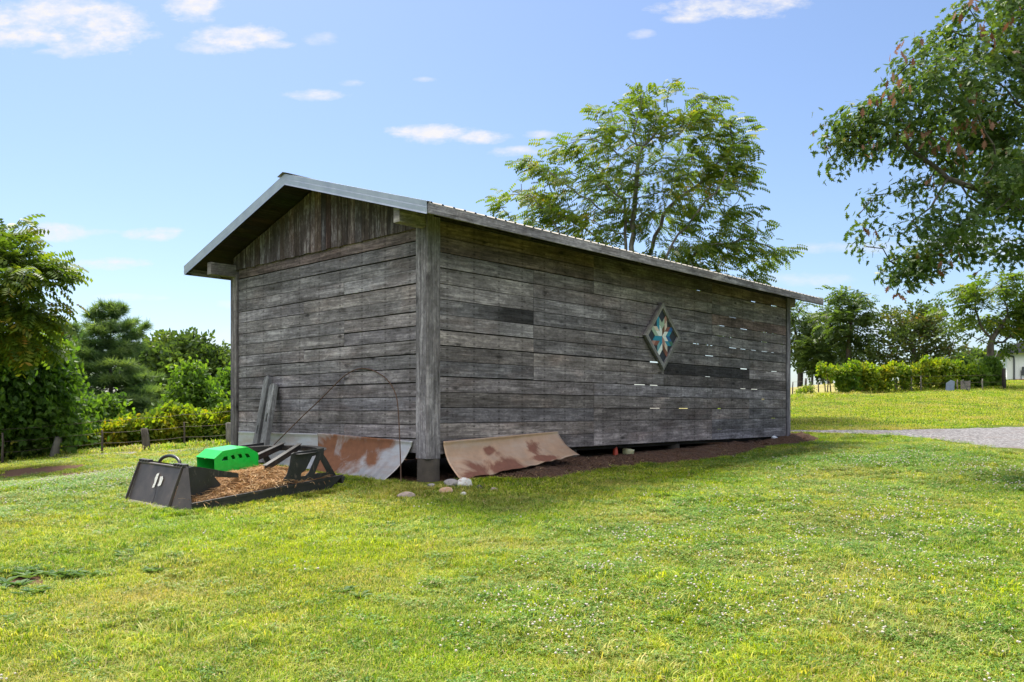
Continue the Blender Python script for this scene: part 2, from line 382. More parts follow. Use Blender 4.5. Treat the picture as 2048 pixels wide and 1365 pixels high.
def green_paint():
    m, nt, b = new_mat('bright_green_paint')
    tc = nt.nodes.new('ShaderNodeTexCoord'); n1 = noise_n(nt, tc.outputs['Object'], 14, 6, .65)
    c = ramp(nt, n1, [(.3, (.005, .40, .03)), (.60, (.008, .50, .05)), (.80, (.03, .30, .05))])
    n5 = noise_n(nt, mapping(nt, tc.outputs['Object'], (6, 6, 16)), 1, 8, .75)
    c = mix_c(nt, ramp(nt, n5, [(.60, (0, 0, 0)), (.70, (.55, .55, .55))]), c, (.10, .11, .05))
    nt.links.new(c, b.inputs['Base Color']); b.inputs['Roughness'].default_value = .32; b.inputs['Coat Weight'].default_value = .3; return m
M['green'] = green_paint()
def rusty_sheet(name, steel, rustc, rust2, lo, hi, seed, blobs=()):
    m, nt, b = new_mat(name); tc = nt.nodes.new('ShaderNodeTexCoord'); ob = tc.outputs['Object']
    p = mapping(nt, ob, (1, 1, 1), (seed, seed * 2, 0))
    n1 = noise_n(nt, p, 1.5, 8, .62, .5); n2 = noise_n(nt, p, 10, 6, .65); n3 = noise_n(nt, mapping(nt, p, (2, 2, 9)), 1, 4, .6)
    base = mix_c(nt, n2, tuple(.75 * k for k in steel), tuple(1.2 * k for k in steel))
    base = mix_c(nt, math_n(nt, 'MULTIPLY', ramp(nt, n3, [(.42, (0, 0, 0)), (.7, (1, 1, 1))]), .55), base, rust2)
    if blobs:       # rust has eaten the sheet in these places (sheet coordinates, metres)
        so = nt.nodes.new('ShaderNodeSeparateXYZ'); nt.links.new(ob, so.inputs[0]); best = None
        for (ax, c0, cz, r0, rz_) in blobs:
            da = math_n(nt, 'MULTIPLY', math_n(nt, 'SUBTRACT', so.outputs[ax], c0), 1 / r0); dz = math_n(nt, 'MULTIPLY', math_n(nt, 'SUBTRACT', so.outputs[2], cz), 1 / rz_)
            q = math_n(nt, 'SUBTRACT', 1.0, math_n(nt, 'SQRT', math_n(nt, 'ADD', math_n(nt, 'MULTIPLY', da, da), math_n(nt, 'MULTIPLY', dz, dz))))
            best = q if best is None else math_n(nt, 'MAXIMUM', best, q)
        n1 = math_n(nt, 'ADD', math_n(nt, 'MULTIPLY', n1, .95), math_n(nt, 'MULTIPLY', math_n(nt, 'MAXIMUM', best, -.6), .30))
        n1 = math_n(nt, 'ADD', n1, -.09)
    msk = ramp(nt, math_n(nt, 'ADD', n1, math_n(nt, 'MULTIPLY', math_n(nt, 'SUBTRACT', n2, .5), .12)), [(lo, (0, 0, 0)), (hi, (1, 1, 1))])
    rc = mix_c(nt, n2, tuple(.6 * k for k in rustc), tuple(1.5 * k for k in rustc))
    c = mix_c(nt, msk, base, rc); nt.links.new(c, b.inputs['Base Color'])
    nt.links.new(math_n(nt, 'SUBTRACT', .45, math_n(nt, 'MULTIPLY', msk, .45), True), b.inputs['Metallic'])
    nt.links.new(math_n(nt, 'ADD', .5, math_n(nt, 'MULTIPLY', msk, .38)), b.inputs['Roughness']); bump(nt, b, n2, .2, .006)
    return m
M['sheet_grey'] = rusty_sheet('galvanised_sheet', (.42, .42, .42), (.19, .075, .035), (.34, .25, .20), .66, .74, 3.0)
M['sheet_rust'] = rusty_sheet('half_rusted_sheet', (.38, .375, .37), (.17, .068, .030), (.33, .21, .14), .38, .54, 1.3, [(1, 1.8, .98, 1.15, .42), (1, 1.2, .85, .45, .25), (1, 2.3, .75, .8, .4)])
M['sheet_pink'] = rusty_sheet('rust_washed_sheet', (.48, .31, .20), (.17, .07, .045), (.46, .38, .31), .41, .52, 7.7, [(0, 1.35, .68, .75, .17), (0, 2.35, .98, .22, .14), (0, 2.5, .80, .45, .06), (0, .75, .58, .4, .08), (0, 1.3, .95, .2, .12)])
def bark(name, a, b_):
    m, nt, b = new_mat(name); tc = nt.nodes.new('ShaderNodeTexCoord')
    n = noise_n(nt, mapping(nt, tc.outputs['Object'], (9, 9, 2.2)), 1, 6, .65)
    nt.links.new(ramp(nt, n, [(.3, a), (.7, b_)]), b.inputs['Base Color']); b.inputs['Roughness'].default_value = .95
    bump(nt, b, n, .6, .03); return m
M['bark'] = bark('grey_brown_bark', (.035, .028, .022), (.15, .125, .10))
M['bark_light'] = bark('pale_grey_bark', (.07, .062, .055), (.24, .22, .19))
def leaf(name, stops, transl=.45, rough=.5, tcol=None):
    """per-leaf attribute 'v' picks the colour; leaves let light through"""
    m, nt, b = new_mat(name); v = attr(nt, 'v')
    c = ramp(nt, v, stops); nt.links.new(c, b.inputs['Base Color']); b.inputs['Roughness'].default_value = rough
    b.inputs['Specular IOR Level'].default_value = .35
    t = nt.nodes.new('ShaderNodeBsdfTranslucent')
    nt.links.new(mix_c(nt, 1.0, c, tcol or (1.5, 1.5, .55), 'MULTIPLY'), t.inputs[0])
    mx = nt.nodes.new('ShaderNodeMixShader'); mx.inputs[0].default_value = transl
    nt.links.new(b.outputs[0], mx.inputs[1]); nt.links.new(t.outputs[0], mx.inputs[2])
    nt.links.new(mx.outputs[0], nt.nodes['Material Output'].inputs[0]); return m
M['leaf_mid'] = leaf('pinnate_leaf', [(0, (.055, .10, .018)), (.4, (.10, .16, .022)), (.72, (.17, .21, .025)), (.86, (.28, .23, .03)), (1, (.34, .18, .04))], .5)
M['leaf_oak'] = leaf('oak_leaf', [(0, (.042, .085, .028)), (.5, (.08, .14, .034)), (.86, (.15, .21, .045)), (.9, (.17, .21, .05)), (.93, (.20, .09, .045)), (1, (.24, .12, .07))], .35)
M['leaf_dark'] = leaf('dark_leaf', [(0, (.045, .085, .026)), (.55, (.08, .13, .034)), (1, (.16, .21, .04))], .45)
M['leaf_bright'] = leaf('bright_leaf', [(0, (.06, .13, .02)), (.6, (.13, .22, .028)), (1, (.24, .32, .035))], .58)
M['leaf_yellow'] = leaf('yellow_green_leaf', [(0, (.07, .15, .015)), (.35, (.15, .23, .018)), (.7, (.28, .30, .02)), (1, (.38, .27, .02))], .58)
M['leaf_reddish'] = leaf('reddish_leaf', [(0, (.045, .08, .025)), (.5, (.08, .12, .03)), (.75, (.13, .14, .035)), (1, (.20, .10, .045))], .45)
M['needle'] = leaf('pine_needles', [(0, (.04, .09, .04)), (.5, (.09, .16, .06)), (1, (.20, .27, .09))], .45)

# ------------------------------------------------------------------ ground, drive, track, dirt bed
def poly_mask(x, y, poly):
    x = np.asarray(x); y = np.asarray(y); ins = np.zeros(x.shape, bool); n = len(poly)
    for i in range(n):
        x1, y1 = poly[i]; x2, y2 = poly[(i + 1) % n]
        c = ((y1 > y) != (y2 > y)) & (x < (x2 - x1) * (y - y1) / (y2 - y1 + 1e-12) + x1); ins ^= c
    return ins
drive_px_near = [(1578, 866), (1680, 868), (1780, 872), (1860, 880), (1930, 890), (1985, 900), (2048, 910), (2120, 924), (2220, 950)]
drive_px_far = [(1578, 861.5), (1680, 862), (1780, 861), (1860, 858), (1930, 855), (1985, 852.5), (2048, 850), (2120, 847), (2220, 843)]
near = [px_ground(u, v) for u, v in drive_px_near]; far = [px_ground(u, v) for u, v in drive_px_far]
def strip(name, A, B, mat, label, n=120, m=14, lift=.035, jitter=.12):
    A = [Vector(p) for p in A]; B = [Vector(p) for p in B]
    def samp(P, t):
        t *= len(P) - 1; i = min(int(t), len(P) - 2); return P[i].lerp(P[i + 1], t - i)
    vs = []; fs = []
    for i in range(n + 1):
        a, b = samp(A, i / n), samp(B, i / n); d = (b - a).normalized()
        a = a - d * random.uniform(0, jitter); b = b + d * random.uniform(0, jitter)
        for j in range(m + 1):
            p = a.lerp(b, j / m); vs.append((p.x, p.y, 0))
    V = np.array(vs); edge = np.tile(np.abs(np.linspace(-1, 1, m + 1)), n + 1)
    V[:, 2] = ground_np(V[:, 0], V[:, 1]) + lift * (1 - edge ** 4 * 2)
    for i in range(n):
        for j in range(m): k = i * (m + 1) + j; fs += [k, k + m + 1, k + m + 2, k + 1]
    me = mesh_np(name, V, fs, [4] * (n * m)); return tag(link(name, me, mat, None, True), label, None, None, 'structure')
def gravel_mat():
    m, nt, b = new_mat('gravel'); g = nt.nodes.new('ShaderNodeNewGeometry').outputs['Position']
    vo = nt.nodes.new('ShaderNodeTexVoronoi'); vo.inputs['Scale'].default_value = 22; nt.links.new(g, vo.inputs['Vector'])
    sc = nt.nodes.new('ShaderNodeSeparateColor'); nt.links.new(vo.outputs['Color'], sc.inputs[0])
    n = noise_n(nt, g, 1.2, 5, .6)
    c = ramp(nt, sc.outputs[0], [(0, (.07, .065, .065)), (.5, (.14, .13, .13)), (1, (.27, .26, .26))])
    c = mix_c(nt, ramp(nt, n, [(.55, (0, 0, 0)), (.75, (.7, .7, .7))]), c, (.15, .09, .065))
    nt.links.new(c, b.inputs['Base Color']); b.inputs['Roughness'].default_value = .95; bump(nt, b, vo.outputs['Distance'], .8, .03); return m
M['gravel'] = gravel_mat()
strip('driveway', near, far, M['gravel'], 'grey gravel drive beyond the right end of the shed')
# the drive goes on as a thin stony track behind the shed to the left edge of the photograph
tr = [px_ground(-60, 934), px_ground(40, 922.5), px_ground(150, 914.5), px_ground(290, 905), px_ground(400, 899), px_ground(460, 896)]
behind = [Vector((-7.0, 27.0, 0)), Vector((-2, 28.5, 0)), Vector((3.5, 28.5, 0)), Vector(far[0]) + Vector((0, .15, 0))]
tl = tr + behind; trA = []; trB = []
for i, p in enumerate(tl):
    d = (tl[min(i + 1, len(tl) - 1)] - tl[max(i - 1, 0)]); d.z = 0; d.normalize(); nn = Vector((-d.y, d.x, 0)); w = .55
    trA.append(p - nn * w); trB.append(p + nn * w)
strip('track', trA, trB, M['gravel'], 'thin stony track along the left fence and behind the shed', 160, 6, .02, .15)
DRIVE = [(p.x, p.y) for p in near] + [(p.x, p.y) for p in far[::-1]]
TRACK = [(p.x, p.y) for p in trA] + [(p.x, p.y) for p in trB[::-1]]

# dirt patches where the lawn is bare: world ellipses (x, y, rx, ry)
def ell(u, v, ru, rv):
    p = px_ground(u, v); q = px_ground(u + ru, v); r = px_ground(u, v - rv); return (p.x, p.y, abs(q.x - p.x), abs(r.y - p.y))
BARE = [ell(75, 943, 85, 10), ell(190, 948, 50, 6), ell(20, 990, 40, 6), ell(45, 1166, 75, 14), ell(245, 1343, 26, 6), ell(585, 1083, 26, 5), ell(1133, 1178, 18, 6),
        ell(870, 1273, 10, 4), ell(150, 1165, 30, 6), ell(350, 1190, 12, 4), ell(1905, 850, 14, 2), ell(520, 1070, 22, 4), ell(300, 1150, 14, 5)]
def bare_f(x, y):
    f = np.zeros(np.shape(x))
    wob = vnoise(x, y, 5, 3) * .9 + vnoise(x, y, 14, 4) * .5
    for (a, b_, ra, rb) in BARE:
        d = (((x - a) / ra) ** 2 + ((y - b_) / rb) ** 2) * .6; f = np.maximum(f, np.clip((1.35 - d - wob * .8) * 2, 0, 1))
    return f
def bed_edge(a):      # how far the dirt bed reaches out from the long wall (local -y)
    return .95 + .25 * np.sin(a * .9 + 1) - np.clip((a - 9) / 5, 0, 1) * .35 - np.clip((1.8 - a) / 1.2, 0, 1) * .75 + (vnoise(a, 0 * a, 3.0, 5) - .5) * .35
def in_bed(x, y):
    a, b_ = shed_local(x, y); return (a > .5) & (a < LEN + .25) & (b_ < .3) & (b_ > -bed_edge(a))
def under_shed(x, y):
    a, b_ = shed_local(x, y); return (a > -.05) & (a < LEN + .1) & (b_ > -.05) & (b_ < WID + .1)
MA = Vector((-4.005, 10.28, 0)); MANG = math.atan2(.777, .63)
MX = Vector((math.cos(MANG), math.sin(MANG), 0)); MY = Vector((-math.sin(MANG), math.cos(MANG), 0))
def mach_local(x, y):
    dx, dy = np.asarray(x) - MA.x, np.asarray(y) - MA.y; return dx * MX.x + dy * MX.y, dx * MY.x + dy * MY.y

def ground_mat():
    m, nt, b = new_mat('lawn_soil'); g = nt.nodes.new('ShaderNodeNewGeometry').outputs['Position']
    n1 = noise_n(nt, g, .55, 5, .6); n2 = noise_n(nt, g, 4.5, 6, .7); n3 = noise_n(nt, g, 40, 4, .7)
    c = ramp(nt, n1, [(.3, (.06, .11, .012)), (.5, (.11, .15, .014)), (.66, (.16, .17, .025)), (.8, (.11, .15, .016))])
    c = mix_c(nt, math_n(nt, 'MULTIPLY', n3, .6), c, (.035, .05, .012))
    c = mix_c(nt, ramp(nt, n2, [(.56, (0, 0, 0)), (.74, (.75, .75, .75))]), c, (.15, .12, .045))
    soil = mix_c(nt, n3, (.075, .04, .026), (.20, .115, .075))
    c = mix_c(nt, attr(nt, 'bare'), c, soil)
    fa = attr(nt, 'field'); c = mix_c(nt, fa, c, mix_c(nt, n2, (.24, .23, .08), (.34, .28, .12)))
    nt.links.new(c, b.inputs['Base Color']); b.inputs['Roughness'].default_value = 1; b.inputs['Specular IOR Level'].default_value = .1
    bump(nt, b, math_n(nt, 'ADD', n3, n2), .7, .05); return m
M['ground'] = ground_mat()
def axis(segs):
    out = [segs[0][0]]
    for a, b_, st in segs: out += list(np.arange(a + st, b_ + 1e-6, st))
    return np.array(out)
gx = axis([(-400, -100, 30), (-100, -40, 4), (-40, -12, .8), (-12, 14, .16), (14, 50, .7), (50, 100, 4), (100, 400, 30)])
gy = axis([(-200, -8, 12), (-8, 3, 1), (3, 14, .12), (14, 34, .25), (34, 70, .9), (70, 150, 5), (150, 1250, 50)])
GX, GY = np.meshgrid(gx, gy); GZ = ground_np(GX, GY); nx, ny = len(gx), len(gy)
GZ = GZ - .22 * (((GX - P0.x) * SX.x + (GY - P0.y) * SX.y > .4) & under_shed(GX, GY))
idx = np.arange(nx * ny).reshape(ny, nx)
fl = np.stack([idx[:-1, :-1], idx[:-1, 1:], idx[1:, 1:], idx[1:, :-1]], -1).reshape(-1)
bare = np.maximum(bare_f(GX, GY), under_shed(GX, GY) * 1.0); bare = np.maximum(bare, in_bed(GX, GY) * 1.0)
al, bl = mach_local(GX, GY); bare = np.maximum(bare, ((al > 0) & (al < 2.3) & (bl > 0) & (bl < 1.9)) * .6)
# field beyond the right-hand fence
FENCE_R = [px_ground(1560, 800), px_ground(1640, 791), px_ground(1760, 784), px_ground(1880, 778), px_ground(2006, 775.5)]
fx_ = np.array([p.x for p in FENCE_R]); fyy = np.array([p.y for p in FENCE_R])
field = ((GY > np.interp(GX, fx_, fyy) + .5) & (GX > 8) & (GX < FENCE_R[-1].x - 1)).astype(float)
me = mesh_np('ground', np.stack([GX, GY, GZ], -1).reshape(-1, 3), fl, [4] * ((nx - 1) * (ny - 1)), {'bare': bare.ravel(), 'field': field.ravel()})
tag(link('ground', me, M['ground'], None, True), 'sloping lawn with bare brown patches', None, None, 'structure')

def bed_mat():
    m, nt, b = new_mat('dark_mulch'); g = nt.nodes.new('ShaderNodeNewGeometry').outputs['Position']
    n = noise_n(nt, g, 28, 6, .75); n2 = noise_n(nt, g, 2.2, 4)
    c = ramp(nt, n, [(.3, (.032, .016, .009)), (.55, (.11, .055, .030)), (.75, (.25, .16, .095))])
    c = mix_c(nt, ramp(nt, n2, [(.55, (0, 0, 0)), (.72, (.7, .7, .7))]), c, (.13, .085, .045))
    nt.links.new(c, b.inputs['Base Color']); b.inputs['Roughness'].default_value = 1; bump(nt, b, n, 1, .05); return m
M['bed'] = bed_mat()
aa = np.linspace(.35, LEN + .3, 280); bb = np.linspace(0, 1, 26); A2, T2 = np.meshgrid(aa, bb)
be = bed_edge(A2) + .12; B2 = .9 - (be + .9) * T2
X2 = P0.x + A2 * SX.x + B2 * SY.x; Y2 = P0.y + A2 * SX.y + B2 * SY.y
H2 = .13 * np.sin(np.clip(T2, 0, 1) * np.pi) * (.6 + .8 * vnoise(A2, B2, 1.3, 6)) + .07 * (vnoise(A2, B2, 9, 7) - .4) + .06 * (vnoise(A2, B2, 22, 8) - .5)
Z2 = ground_np(X2, Y2) + np.where((T2 > .97) | (T2 < .02) | (A2 < .45), -.06, .02 + H2 * np.clip((A2 - .4) / 1.5, 0, 1) * 1.1)
k = np.arange(A2.size).reshape(A2.shape); fl = np.stack([k[:-1, :-1], k[1:, :-1], k[1:, 1:], k[:-1, 1:]], -1).reshape(-1)
me = mesh_np('dirt_bed', np.stack([X2, Y2, Z2], -1).reshape(-1, 3), fl, [4] * (len(fl) // 4))
tag(link('dirt_bed', me, M['bed'], None, True), 'dark brown mulch heaped under the long wall', None, None, 'structure')

# ------------------------------------------------------------------ the shed
shed = empty('wooden_shed', (P0.x, P0.y, 0), SHED_RZ, 'large weathered grey wooden shed on short piers with a metal gable roof', 'shed')
ZB, ZT = .93, 4.86
def zz(a, b_, z):       # the old building leans and sags a little
    return z + .0095 * a * (z - ZB) / 3.7 - .007 * b_ * (z - 1.0) / 3.6
EAVE_Z, RIDGE_Z, OA, OB = 4.58, 5.70, .70, .72
def roof_z(a, b_):
    half = WID / 2 + OB; t = 1 - abs(b_ - WID / 2) / half
    return EAVE_Z + (RIDGE_Z - EAVE_Z) * t + .0095 * a - .012 * (b_ - 0)
def rtint(lo=.75, hi=1.2, warm=0):
    k = random.uniform(lo, hi); w = random.uniform(0, warm); return (k * (1 + w * .25), k, k * (1 - w * .25) * random.uniform(.98, 1.05))
# long wall
mb = MB(); nrow = 16; TH = .028
breaks_all = [0.22, 2.52, 4.35, 7.15, 9.15, 11.15, LEN - .2]
patterns = [[2.52, 4.35, 9.15], [2.52, 4.35, 9.15, 11.15], [2.52, 4.35, 9.15], [2.52, 4.35, 9.15, 11.15], [2.52, 6.9, 11.15], [2.52, 4.35, 9.15]]
stain_px = {}
for r in range(nrow):
    z0 = ZB + (ZT - ZB) * r / nrow; z1 = ZB + (ZT - ZB) * (r + 1) / nrow
    if r in (0, 1): br = [4.35, 9.15]
    elif r in (2, 3): br = [4.35, 9.15, 11.15]
    elif r == 4: br = [4.35, 9.15]
    elif r in (5, 6): br = [2.52, 6.95] if r == 5 else [2.52, 6.95, 11.15]
    elif r in (7, 8): br = [2.52, 11.15]
    elif r in (9, 10, 11): br = [2.52, 9.15]
    elif r == 12: br = [2.52, 4.35, 9.15]
    else: br = [4.35, 9.15]
    pts = [.17] + br + [LEN - .18]
    for a0, a1 in zip(pts[:-1], pts[1:]):
        gap = random.choice([.012, .014, .016])
        if a0 < 4 and r == 7: gap = .022
        if r < 3: gap = .010
        t = rtint(.66, 1.22, .4)
        if r == 14: t = rtint(.52, .72, 1.6)  # reddish boards, darkened further for the eave shadow
        if r == 15: t = rtint(.22, .30, 1.0)  # brown top row, tinted near black to paint in the eave shadow
        if r == 13: t = (t[0] * 1.0, t[1] * .85, t[2] * .75) if random.random() < .6 else t
        if r == 6 and 6 < a0 < 8: t = (.26, .25, .25)
        if r == 5 and a0 > 6: t = (.60, .55, .52)
        if r == 11 and a0 > 8: t = (.9, .68, .6)
        sag = random.uniform(-.006, .006); zj = random.uniform(-.004, .004)
        ga = 0.004
        o0 = Vector((a0 + ga, -TH - random.uniform(0, .006), zz(a0, 0, z0) + gap + zj)); e = Vector((a1 - a0 - 2 * ga, random.uniform(-.003, .003), zz(a1, 0, z0) - zz(a0, 0, z0) + sag))
        hh = zz((a0 + a1) / 2, 0, z1) - zz((a0 + a1) / 2, 0, z0) - gap
        # long boards are drawn in short lengths so that each can bow slightly
        uvo = (random.uniform(0, 60), random.uniform(0, 60))
        if r == 9 and a0 < 1:       # one board is stained black toward its far end
            cuts = [(0, 1), (.28, .8), (.42, .45), (.55, .62), (.68, .22), (.85, .25), (1, .13)]
            for (f0, k0), (f1, k1) in zip(cuts[:-1], cuts[1:]):
                mb.box(o0 + e * f0, e * (f1 - f0), (0, TH, 0), (0, 0, hh), (k0,) * 3, 0, (a0 + (a1 - a0) * f0, a0 + (a1 - a0) * f1), (uvo[0] + e.length * f0, uvo[1]), (k1,) * 3)
            continue
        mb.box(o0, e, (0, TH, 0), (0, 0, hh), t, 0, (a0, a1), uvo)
# the blackened stretch near the corner post on one board
# added dark strips block light at the joints, except where daylight shows through
rl = random.Random(5)
for r in range(1, nrow):
    for k in range(23):
        a0 = .22 if k == 0 else .30 + .61 * (k - 1) + .02; a1 = min(.30 + .61 * k + .02, LEN - .1)
        if a0 >= LEN - .2: break
        pr = 0 if a0 < 5.3 else (.12 if a0 < 8.3 else .42)
        if r < 5: pr *= .25
        if r in (5, 6, 14, 15): pr *= .5
        if r == 8 and a0 < 1.4: continue
        if rl.random() < pr:
            cut = rl.uniform(.3, .85); a0 += (a1 - a0) * cut
        zc = zz(a0, 0, ZB + (ZT - ZB) * r / nrow); mb.box((a0 - .02, .0008, zc - .012), (a1 - a0 + .04, 0, 0), (0, .004, 0), (0, 0, .05), (.5, .5, .5), 1)
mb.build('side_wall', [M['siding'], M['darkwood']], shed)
# gable wall: horizontal boards, then upright boards in the triangle
mb = MB(); ngr = 16; GZ0, GZ1 = .95, 4.52
for r in range(ngr):
    z0 = GZ0 + (GZ1 - GZ0) * r / ngr; z1 = GZ0 + (GZ1 - GZ0) * (r + 1) / ngr
    br = {0: [2.6], 2: [4.4], 3: [4.4], 4: [4.4], 8: [2.1], 9: [2.1], 10: [], 12: [2.1], 13: [], 11: [3.3], 15: [], 14: [3.4]}.get(r, random.choice([[], [2.1], [3.3]]))
    pts = [.18] + br + [WID - .19]
    for b0, b1 in zip(pts[:-1], pts[1:]):
        t = rtint(.85, 1.38, .25)
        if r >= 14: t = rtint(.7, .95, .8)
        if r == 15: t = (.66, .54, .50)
        zj = random.uniform(-.004, .004); gap = random.choice([.013, .016, .019])
        o0 = Vector((-TH - random.uniform(0, .006), b1 - .004, zz(0, b1, z0) + gap + zj)); e = Vector((0, -(b1 - b0 - .008), zz(0, b0, z0) - zz(0, b1, z0) + random.uniform(-.006, .006)))
        hh = z1 - z0 - gap
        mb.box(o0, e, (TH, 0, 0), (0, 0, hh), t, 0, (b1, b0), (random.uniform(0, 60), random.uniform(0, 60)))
for r in range(1, ngr):  # added dark strips behind the gable joints keep light out
    zc = GZ0 + (GZ1 - GZ0) * r / ngr; mb.box((.0008, .2, zz(0, .2, zc) - .012), (0, WID - .35, zz(0, WID, zc) - zz(0, .2, zc)), (.004, 0, 0), (0, 0, .05), (.5, .5, .5), 1)
mb.build('gable_wall', [M['siding'], M['darkwood']], shed)
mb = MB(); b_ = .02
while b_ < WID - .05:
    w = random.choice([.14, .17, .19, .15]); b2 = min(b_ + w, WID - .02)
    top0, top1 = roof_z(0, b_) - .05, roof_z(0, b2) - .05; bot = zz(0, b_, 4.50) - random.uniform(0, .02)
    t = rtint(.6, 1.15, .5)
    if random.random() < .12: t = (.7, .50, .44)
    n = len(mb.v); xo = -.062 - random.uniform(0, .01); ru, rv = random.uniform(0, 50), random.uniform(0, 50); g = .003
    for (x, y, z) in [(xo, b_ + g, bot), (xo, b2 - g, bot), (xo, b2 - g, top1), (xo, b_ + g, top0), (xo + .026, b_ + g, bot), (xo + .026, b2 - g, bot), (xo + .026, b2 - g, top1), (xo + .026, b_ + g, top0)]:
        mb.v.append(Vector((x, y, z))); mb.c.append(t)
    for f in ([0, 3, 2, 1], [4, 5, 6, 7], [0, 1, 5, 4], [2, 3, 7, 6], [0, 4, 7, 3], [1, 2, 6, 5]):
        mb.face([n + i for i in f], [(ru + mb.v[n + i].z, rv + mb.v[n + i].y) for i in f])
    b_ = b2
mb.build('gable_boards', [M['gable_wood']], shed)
# corner posts
def post(name, boxes, mat='wood', lab=None):
    mb = MB()
    for (o, ex, ey, ez, t) in boxes: mb.box(o, ex, ey, ez, t)
    o = mb.build(name, [M[mat]], shed, bevel=.004)
    if lab: o['label'] = lab
    return o
post('corner_post', [((-.075, -.03, .875), (0, 0, 3.62), (.045, 0, 0), (0, .23, 0), (1.15, 1.13, 1.12)),
                     ((-.076, -.078, .872), (0, 0, 3.98), (.265, 0, 0), (0, .045, 0), (1.0, .97, .94)),
                     ((-.03, -.03, .875), (0, 0, 3.9), (.18, 0, 0), (0, .18, 0), (.7, .7, .7))])
post('corner_post', [((-.075, WID - .19, .80), (0, 0, 3.55), (.045, 0, 0), (0, .19, 0), (.85, .8, .76)),
                     ((-.076, WID + .003, .80), (0, 0, 3.6), (.19, 0, 0), (0, .04, 0), (.8, .8, .8))])
post('corner_post', [((LEN - .18, -.07, .90), (0, 0, 3.95), (.18, 0, 0), (0, .045, 0), (.95, .95, 1.02)),
                     ((LEN + .003, -.071, .87), (0, 0, 3.9), (.04, 0, 0), (0, .18, 0), (1, 1, 1.05))])
# far side: posts of the open back, floor, inner studs and added dark panels that stop most of the light
for a in (.1, 3.4, 6.8, 10.2, LEN - .15):
    mb = MB(); mb.box((a, WID - .15, .75), (0, 0, 3.95), (.14, 0, 0), (0, .14, 0), (.6, .6, .6)); mb.build('back_post', [M['wood']], shed)
for a in np.arange(.3, LEN, .61):
    mb = MB(); mb.box((float(a) - .02, .002, ZB), (0, 0, 3.85), (.04, 0, 0), (0, .09, 0), (.5, .5, .5)); mb.build('stud', [M['wood']], shed)
for b2 in np.arange(.5, WID, .61):
    mb = MB(); mb.box((.002, float(b2), .95), (0, 0, 3.6), (.09, 0, 0), (0, .04, 0), (.5, .5, .5)); mb.build('stud', [M['wood']], shed)
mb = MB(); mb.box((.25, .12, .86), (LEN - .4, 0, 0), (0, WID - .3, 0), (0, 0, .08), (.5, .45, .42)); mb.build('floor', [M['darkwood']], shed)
mb = MB(); mb.box((.12, .13, 1.0), (5.2, 0, 0), (0, .03, 0), (0, 0, 3.75), (.5, .5, .5)); mb.build('light_block_panel', [M['darkwood']], shed)
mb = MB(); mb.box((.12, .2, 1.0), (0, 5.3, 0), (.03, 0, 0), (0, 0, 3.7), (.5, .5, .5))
mb.build('light_block_panel', [M['darkwood']], shed)
# roof: ribbed metal on rafters
def ribbed(name, side):
    vs = []; fs = []; na = 0; rows = []
    a = -OA
    prof = []
    while a < LEN + OA + .001:
        prof += [(a, 0), (a + .045, .0), (a + .060, .022), (a + .085, .022), (a + .10, 0), (a + .152, .0)]; a += .2286
    prof = [p for p in prof if p[0] <= LEN + OA]
    half = WID / 2 + OB
    for j in range(9):
        t = j / 8
        for (a, h) in prof:
            b_ = (WID / 2 - t * half) if side < 0 else (WID / 2 + t * half)
            if j == 8: b_ += side * .035
            vs.append((a, b_, roof_z(a, b_) + .045 + h))
    n = len(prof)
    for j in range(8):
        for i in range(n - 1):
            q = [j * n + i, j * n + i + 1, (j + 1) * n + i + 1, (j + 1) * n + i]
            fs += q if side < 0 else q[::-1]
    me = mesh_np(name, np.array(vs), fs, [4] * (8 * (n - 1)), {'col': np.ones((len(vs), 3))}); o = link(name, me, M['roof'], roof)
    s = o.modifiers.new('thickness', 'SOLIDIFY'); s.thickness = .003; return o
mb = MB()
# deck boards under the metal: the roof part proper
half = WID / 2 + OB
for side in (-1, 1):
    e0 = WID / 2 + side * half
    p = lambda a, b_, d=0: Vector((a, b_, roof_z(a, b_) + d))
    n = 0
    for i in range(24):
        t0, t1 = i / 24, (i + 1) / 24; b0 = WID / 2 + side * half * t0; b1 = WID / 2 + side * half * t1
        o0 = p(-OA + .03, b0, .01); ex = p(LEN + OA - .03, b0, .01) - o0; ey = (p(-OA + .03, b1, .01) - o0) * .985
        mb.box(o0, ex, ey, (0, 0, .026), tuple(random.uniform(.45, .8) * k for k in (1, .93, .86)))
roof = mb.build('roof', [M['darkwood']], shed)
ribbed('roof_sheeting', -1); ribbed('roof_sheeting', 1)
# rafters with overhanging tails
mb = MB()
for a in list(np.arange(.05, LEN, 1.2)) + [-OA + .05, LEN + OA - .09]:
    a = float(a)
    for side in (-1, 1):
        o0 = Vector((a, WID / 2, roof_z(a, WID / 2) - .13)); e = WID / 2 + side * (half - .06); ex = Vector((a, e, roof_z(a, e) - .13)) - o0
        if a < 0 or a > LEN: o0.z += .05; hh = .085
        else: hh = .13
        mb.box(o0, ex, (.045, 0, 0), (0, 0, hh), (.55, .5, .46))
mb.build('rafters', [M['darkwood']], roof)
# eave boards
for side, e in ((-1, -OB), (1, WID + OB)):
    mb = MB(); segs = [-OA + .02, 3.6, 8.4, LEN + OA - .02]
    for a0, a1 in zip(segs[:-1], segs[1:]):
        o0 = Vector((a0, e + (-.03 if side < 0 else 0), roof_z(a0, e) - .115)); ex = Vector((a1, o0.y, roof_z(a1, e) - .115)) - o0
        mb.box(o0, ex * .999, (0, .03, 0), (0, 0, .155), rtint(1.25, 1.5, .7))
    mb.build('eave_board', [M['wood']], roof, bevel=.003)
